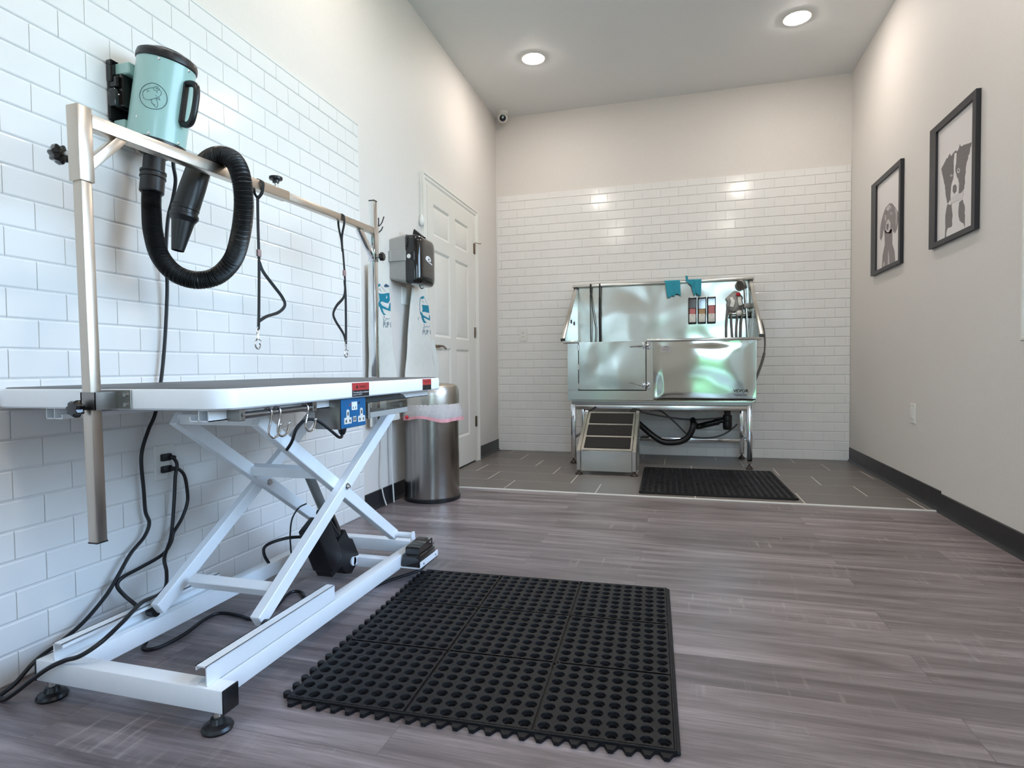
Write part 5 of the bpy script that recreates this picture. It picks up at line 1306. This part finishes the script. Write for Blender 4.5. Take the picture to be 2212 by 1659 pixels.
MB().tube([(2.28, -.26, 1.180), (2.305, -.25, 1.150), (2.330, -.24, 1.080), (2.344, -.235, .990), (2.345, -.23, .920)], .0055, 10).build('side_hose', M['greyhose'], bt)
# mixer tap inside the right-hand end
mx = MB().cyl((2.085, -.095, 1.235), (2.235, -.095, 1.235), .012, seg=16).build('mixer_tap', M['chrome'], bt)
mb = MB(); mb.ball((2.160, -.115, 1.238), .026, (1, .8, 1), 18, 12); mb.cyl((2.095, -.075, 1.235), (2.095, -.068, 1.235), .02, seg=16); mb.cyl((2.225, -.075, 1.235), (2.225, -.068, 1.235), .02, seg=16); mb.build('tap_knob', M['whiteplastic'], mx)
mb = MB()
for x in (2.095, 2.225): mb.cyl((x - .012, -.095, 1.235), (x + .012, -.095, 1.235), .017, seg=8)
mb.build('tap_nut', M['chrome'], mx)
mb = MB(); mb.box(2.080, 2.240, -.088, -.068, 1.196, 1.216, .003, 1); mb.build('tap_shelf', M['plastic'], mx)

# shower sprayer on its riser, with hoses
sp = thing('shower_sprayer', 'chrome hand shower with hoses at the right end of the dog bath', 'shower', (2.20, -.13, 1.02))
MB().cyl((2.232, -.125, 1.015), (2.205, -.130, 1.455), .008, seg=14).build('riser_pipe', M['chrome'], sp)
mb = MB(); mb.tube([(2.208, -.130, 1.440), (2.200, -.140, 1.470), (2.190, -.150, 1.490)], .014, 14); mb.lathe([(.014, -.01), (.030, .010), (.040, .030), (.040, .042), (.034, .046), (0, .046)], (2.190, -.150, 1.480), (-.5, -.55, -.25), 24); mb.build('shower_head', M['darksteel'], sp)
mb = MB(); mb.box(2.195, 2.250, -.150, -.110, 1.275, 1.315, .008, 2); mb.build('riser_clamp', M['greyplastic'], sp)
mb = MB()
mb.tube([(2.100, -.110, 1.228), (2.100, -.115, 1.180), (2.104, -.118, 1.100), (2.110, -.12, 1.005), (2.112, -.12, .95)], .0065, 8)
mb.tube([(2.150, -.110, 1.228), (2.146, -.118, 1.180), (2.140, -.12, 1.100), (2.142, -.12, 1.005), (2.142, -.12, .95)], .0065, 8)
mb.tube([(2.075, -.10, 1.330), (2.066, -.11, 1.220), (2.060, -.11, 1.120), (2.062, -.11, 1.0), (2.07, -.11, .95)], .008, 8)
mb.tube([(2.180, -.11, 1.340), (2.186, -.12, 1.250), (2.176, -.12, 1.150), (2.172, -.12, 1.0), (2.17, -.12, .95)], .008, 8)
mb.build('flexible_hose', M['greyhose'], sp)
# dryer-like wand and sponge bag hung over the tap
gb = thing('grooming_mitt', 'crumpled grey wash mitt with red tag hung at the right end of the bath', 'wash mitt', (2.14, -.10, 1.22))
rnd = random.Random(21)
mb = MB(); mb.ball((2.125, -.105, 1.335), .075, (.95, .40, 1.05), 22, 16)
for v in mb.bm.verts:
    p = v.co; v.co += V((.012 * math.sin(60 * p.z + 20 * p.x), .010 * math.sin(70 * p.x), .012 * math.sin(55 * p.x + 30 * p.z)))
mb.build('mitt_body', M['greyplastic'], gb, smooth=60)
mb = MB(); mb.box(2.060, 2.190, -.115, -.078, 1.245, 1.330, .018, 2)
for v in mb.bm.verts: v.co.x += .010 * math.sin(40 * v.co.z)
mb.build('mitt_cuff', M['greyhose'], gb)
mb = MB(); mb.ball((2.150, -.145, 1.392), .017, (1, .6, 1), 14, 10); mb.build('tag', M['redplastic'], gb)
mb = MB(); mb.ribbon([(2.100, -.135, 1.37), (2.108, -.145, 1.33), (2.098, -.145, 1.29)], .030, .004, (1, 0, 0), 6); mb.ribbon([(2.160, -.135, 1.37), (2.162, -.148, 1.33), (2.170, -.146, 1.30)], .028, .004, (1, 0, 0), 6); mb.build('mitt_strap', M['whiteplastic'], gb)
MB().tube([(2.10, -.085, 1.40), (2.125, -.082, 1.425), (2.15, -.083, 1.40), (2.16, -.09, 1.37)], .004, 8).build('hanging_loop', M['greyplastic'], gb)


# tethers hung over the top rail
def rail_over(x, z=1.523):
    return [(x, -.112, z - .03), (x, -.110, z - .006), (x, -.104, z + .015), (x, -.083, z + .016), (x, -.0555, z + .012), (x, -.0545, z - .02)]


t = thing('bath_tether', 'thin black looped tether hanging left inside the dog bath', 'tether', (.915, -.11, 1.02), group='black tethers over the bath rail')
mb = MB(); mb.ribbon([(.910, -.112, 1.46), (.911, -.112, 1.50)] + rail_over(.911)[1:], .014, .003, (1, 0, 0), 5); mb.build('rail_band', M['strap'], t)
mb = MB(); mb.tube([(.911, -.113, 1.465), (.908, -.113, 1.42), (.909, -.112, 1.30), (.910, -.112, 1.15), (.912, -.112, 1.02), (.914, -.112, .94)], .0042, 8); mb.tube([(.911, -.113, 1.465), (.918, -.114, 1.41), (.930, -.114, 1.31), (.944, -.114, 1.21), (.955, -.113, 1.14), (.954, -.112, 1.06), (.946, -.112, 1.00), (.944, -.112, .95)], .0036, 8); mb.build('tether_cord', M['strap'], t)
t = thing('bath_tether', 'thick straight black tether hanging in the dog bath, right of the looped one', 'tether', (.993, -.11, 1.02), group='black tethers over the bath rail')
mb = MB(); mb.ribbon([(.992, -.112, 1.40), (.992, -.112, 1.50)] + rail_over(.992)[1:], .013, .004, (1, 0, 0), 5); mb.build('rail_band', M['strap'], t)
mb = MB(); mb.ribbon([(.992, -.113, 1.42), (.990, -.113, 1.25), (.991, -.113, 1.10), (.994, -.113, .95)], .015, .006, (1, 0, 0), 6); mb.build('tether_cord', M['strap'], t)


# teal cloths over the top rail
def wash_cloth(label, x0, x1, xb0, xb1, zb, seed, extra=None):
    t = thing('wash_cloth', label, 'cloth', ((x0 + x1) / 2, -.11, zb), group='teal cloths over the bath rail')
    rnd = random.Random(seed); pz = rnd.uniform(0, 6)
    mb = MB()
    path = [(-.056, 1.480), (-.0545, 1.530), (-.060, 1.539), (-.085, 1.5400), (-.104, 1.5385), (-.109, 1.530), (-.1095, 1.515), (-.112, 1.47), (-.115, 1.43), (-.114, zb)]
    P = catmull([V((0, a, b_)) for a, b_ in path], 4); n = len(P) - 1; nu = 18
    def f(u, v, d=0):
        i = min(n, int(round(v * n))); p = P[i]
        k = max(0, (v - .45) / .55)
        x = x0 + (x1 - x0) * u; xx = xb0 + (xb1 - xb0) * u
        z = p.z - (k ** 3) * (.014 * math.sin(5 * u + pz) + .012 * (1 if .40 < u < .58 else 0))
        return (x * (1 - k) + xx * k, p.y - k * (.008 + .007 * math.sin(9 * u + pz)) - d, z)
    mb.grid(lambda u, v: f(u, v, .004 if v > .3 else .0), nu, n)
    o = mb.build('cloth_panel', M['tealtowel'], t, smooth=60)
    if extra:
        mb = MB(); extra(mb); mb.build('folded_corner', M['tealtowel'], t, smooth=60)
    return t


wash_cloth('teal cloth draped over the bath rail, left of the two, straight top', 1.550, 1.680, 1.578, 1.690, 1.405, 3)
wash_cloth('teal cloth draped over the bath rail with a corner sticking up, right of the two', 1.745, 1.860, 1.800, 1.855, 1.402, 9, lambda mb: mb.prism([(1.726, 1.572), (1.746, 1.568), (1.750, 1.535), (1.800, 1.525), (1.790, 1.470), (1.760, 1.50), (1.732, 1.522)], lambda u, w, d: (u, -.118 - d, w), .005))


# soap dispensers on the splash back
def soap(x, label, mat, level):
    t = thing('soap_dispenser', label, 'soap dispenser', (x, -.068, 1.158), group='clear shampoo dispensers on the bath back')
    y1, y0 = -.0665, -.116; w = .0335; z0, z1 = 1.158, 1.384
    mb = MB(); mb.box(x - w, x + w, y1 - .010, y1, z0, z1, .003, 1); mb.box(x - w, x - w + .006, y0, y1, z0 + .010, z1 - .004, .002, 1); mb.box(x + w - .006, x + w, y0, y1, z0 + .010, z1 - .004, .002, 1); mb.box(x - w, x + w, y0, y1, z1 - .014, z1, .004, 2); mb.box(x - w, x + w, y0 + .004, y1, z0, z0 + .022, .006, 2); mb.build('holder', M['frame'], t)
    MB().box(x - w + .010, x + w - .010, y0 - .0005, y0 + .010, z1 - .006, z1 + .002, .002, 1).build('holder_lid', M['whiteplastic'], t)
    MB().box(x - w + .0065, x + w - .0065, y0 + .004, y1 - .0105, z0 + .080, level, .003, 1).build('shampoo', M[mat], t)
    MB().box(x - w + .0060, x + w - .0060, y0 + .001, y0 + .003, level, z1 - .015).build('clear_front', M['clear'], t)
    MB().box(x - w + .0065, x + w - .0065, y0 - .004, y0 + .012, z0 + .012, z0 + .082, .004, 2).build('push_panel', M['whiteplastic'], t)
    mb = MB(); mb.box(x - .010, x + .010, y0 - .0046, y0 - .0040, z0 + .070, z0 + .073); mb.build('label_mark', M['dogdark'], t)


soap(1.786, 'left shampoo dispenser with a little pink liquid', 'pinksoap', 1.290)
soap(1.863, 'middle shampoo dispenser with amber liquid', 'ambersoap', 1.285)
soap(1.941, 'right shampoo dispenser more than half full of red-pink liquid', 'redsoap', 1.312)

# ================================================================== STEPS UP TO THE BATH
st = thing('pet_steps', 'low stainless steel pet steps with three black treads leaning at the bath door', 'pet steps', (1.16, -.88, .004))
SX0, SX1 = .945, 1.372
yF, yB_, zF, zB = -1.092, -.672, .177, .425
for x in (SX0 + .012, SX1 - .012):
    lg = MB().box(x - .0145, x + .0145, yF - .012, yF + .016, .036, zF + .002, .002, 1).build('leg', M['steel'], st)
    mb = MB(); mb.lathe([(0, .004), (.027, .004), (.029, .009), (.018, .018), (.009, .030), (0, .032)], (x, yF + .002, 0), seg=24); mb.cyl((x, yF + .002, .028), (x, yF + .002, .040), .006, seg=10); mb.build('foot', M['foot'], lg)
    MB().beam((x, yF - .006, zF - .004), (x, yB_, zB - .004), .026, .022, (0, 0, 1), .002, 1).build('side_rail', M['steel'], st)
    MB().box(x - .012, x + .012, yB_ - .012, yB_ + .012, .004, zB, .002, 1).build('rear_leg', M['steel'], st)
MB().box(SX0 + .028, SX1 - .028, yF - .006, yF + .002, .030, zF + .004, .002, 1).build('front_plate', M['tubsteel'], st)
sl = V((0, yB_ - yF, zB - zF)).normalized(); nn = V((0, -sl.z, sl.y)); LS = V((0, yB_ - yF, zB - zF)).length
S0 = V((0, yF, zF)) + nn * .008


def on_slope(x0, x1, s0, s1, h, name, mat):
    a = S0 + sl * s0; b_ = S0 + sl * s1
    xm = (x0 + x1) / 2
    return MB().beam(V((xm, a.y, a.z)) + nn * h / 2, V((xm, b_.y, b_.z)) + nn * h / 2, x1 - x0, abs(h), nn, .0015, 1).build(name, mat, st)


on_slope(SX0 + .028, SX1 - .028, 0, LS, .006, 'sloping_plate', M['steel'])
for k in range(3):
    on_slope(SX0 + .048, SX1 - .042, .022 + k * (LS - .022) / 3, .022 + (k + 1) * (LS - .022) / 3 - .024, .010, 'tread', M['rubber'])
mb = MB()
for x in (SX0 + .012, SX1 - .012): mb.cyl((x - .012, yB_, zB + .010), (x + .012, yB_, zB + .010), .012, seg=14)
mb.build('hinge_knuckle', M['chrome'], st)
mb = MB(); mb.tube([(SX0 + .014, yB_, zB + .010), (SX0 + .04, yB_ + .02, zB + .024), (SX0 + .075, yB_ + .05, zB + .045)], .007, 8); mb.cyl((SX1 - .07, yB_ + .01, zB + .026), (SX1 - .005, yB_, zB + .014), .007, seg=10); mb.build('hook_bar', M['plastic'], st)


# ================================================================== RUBBER MATS
def mat_mesh(n_cells, size):
    mb = MB(); bm = mb.bm; c = size / n_cells; pan = 8; T = .0135
    def cell(cx, cy, h):
        K = 16; lv = []
        sq = []
        for i in range(K):
            a = 2 * math.pi * (i + .0) / K; dx, dy = math.cos(a), math.sin(a); m = max(abs(dx), abs(dy)); sq.append((cx + dx / m * h, cy + dy / m * h))
        prof = [(.0142, T), (.0136, T - .0012), (.0132, T - .0060), (.0104, T - .0062), (.0096, .0005)]
        rings = [[bm.verts.new((x, y, T)) for x, y in sq]]
        for r, z in prof: rings.append([bm.verts.new((cx + r * math.cos(2 * math.pi * i / K), cy + r * math.sin(2 * math.pi * i / K), z)) for i in range(K)])
        for A, B in zip(rings, rings[1:]):
            for i in range(K):
                j = (i + 1) % K; bm.faces.new((A[i], A[j], B[j], B[i]))
    half = size / 2
    for i in range(n_cells):
        for j in range(n_cells):
            pi, pj = i // pan, j // pan
            k = (pan * c - .0070) / (pan * c)
            mx_, my_ = -half + (pi + .5) * pan * c, -half + (pj + .5) * pan * c
            cell(mx_ + (-half + (i + .5) * c - mx_) * k, my_ + (-half + (j + .5) * c - my_) * k, c / 2 * k)
    # grooves between the nine panels and the outer skirt
    for p in (1, 2):
        q = -half + p * pan * c
        for s in range(3):
            a0, a1 = -half + s * pan * c, -half + (s + 1) * pan * c
            mb.box(q - .0037, q + .0037, a0, a1, .001, T - .0050); mb.box(a0, a1, q - .0037, q + .0037, .001, T - .0050)
    for sgn in (-1, 1):
        mb.box(sgn * half - .0024, sgn * half + .0024, -half, half, 0, T, .001, 1); mb.box(-half, half, sgn * half - .0024, sgn * half + .0024, 0, T, .001, 1)
    return mb


m1 = thing('rubber_mat', 'large black rubber mat with round holes on the plank floor beside the grooming table', 'rubber mat', (1.190, -3.727, 0), math.radians(2.2), 'black holed rubber mats')
S_ = .905
mbm = mat_mesh(24, S_)
me = bpy.data.meshes.new('mat_body'); bmesh.ops.recalc_face_normals(mbm.bm, faces=mbm.bm.faces); mbm.bm.to_mesh(me); mbm.bm.free(); me.materials.append(M['rubber'])
me.polygons.foreach_set('use_smooth', [True] * len(me.polygons)); me.set_sharp_from_angle(angle=math.radians(30))
o = bpy.data.objects.new('mat_body', me); COL.objects.link(o); o.parent = m1


def local_build(mb, name, parent):
    bmesh.ops.recalc_face_normals(mb.bm, faces=mb.bm.faces)
    me = bpy.data.meshes.new(name); mb.bm.to_mesh(me); mb.bm.free(); me.materials.append(M['rubber'])
    me.polygons.foreach_set('use_smooth', [True] * len(me.polygons)); me.set_sharp_from_angle(angle=math.radians(32))
    o = bpy.data.objects.new(name, me); COL.objects.link(o); o.parent = parent; return o


c = S_ / 24; h = S_ / 2
mb = MB()
for j in range(24):
    y = -h + (j + .5) * c
    mb.box(-h - .010, -h + .002, y - .0045, y + .0045, 0, .010, .001, 1)
    mb.lathe([(.0085, 0), (.0095, .001), (.0095, .0115), (.0080, .0130), (0, .0132)], (-h - .014, y, 0), seg=14)
local_build(mb, 'interlocking_knob_edge', m1)
mb = MB()
for i in range(24):
    x = -h + (i + .5) * c
    mb.prism([(x - .017, -h + .001), (x + .017, -h + .001), (x + .005, -h - .021), (x - .005, -h - .021)], lambda u, w, d: (u, w, .0005 + d), .0085)
local_build(mb, 'interlocking_tooth_edge', m1)
mb = MB(); mb.box(h, h + .010, -h, h, 0, .009, .003, 1); mb.box(-h, h + .010, h, h + .008, 0, .009, .003, 1); local_build(mb, 'ramp_edge', m1)
m2 = thing('rubber_mat', 'black rubber mat on the grey tiles in front of the dog bath', 'rubber mat', (1.880, -1.196, .004), math.radians(1.0), 'black holed rubber mats')
o2 = o.copy(); COL.objects.link(o2); o2.parent = m2
mb = MB(); mb.box(h, h + .008, -h, h, 0, .010, .003, 1); mb.box(-h - .008, -h, -h, h, 0, .010, .003, 1); mb.box(-h, h, -h - .008, -h, 0, .010, .003, 1); local_build(mb, 'ramp_edge', m2)
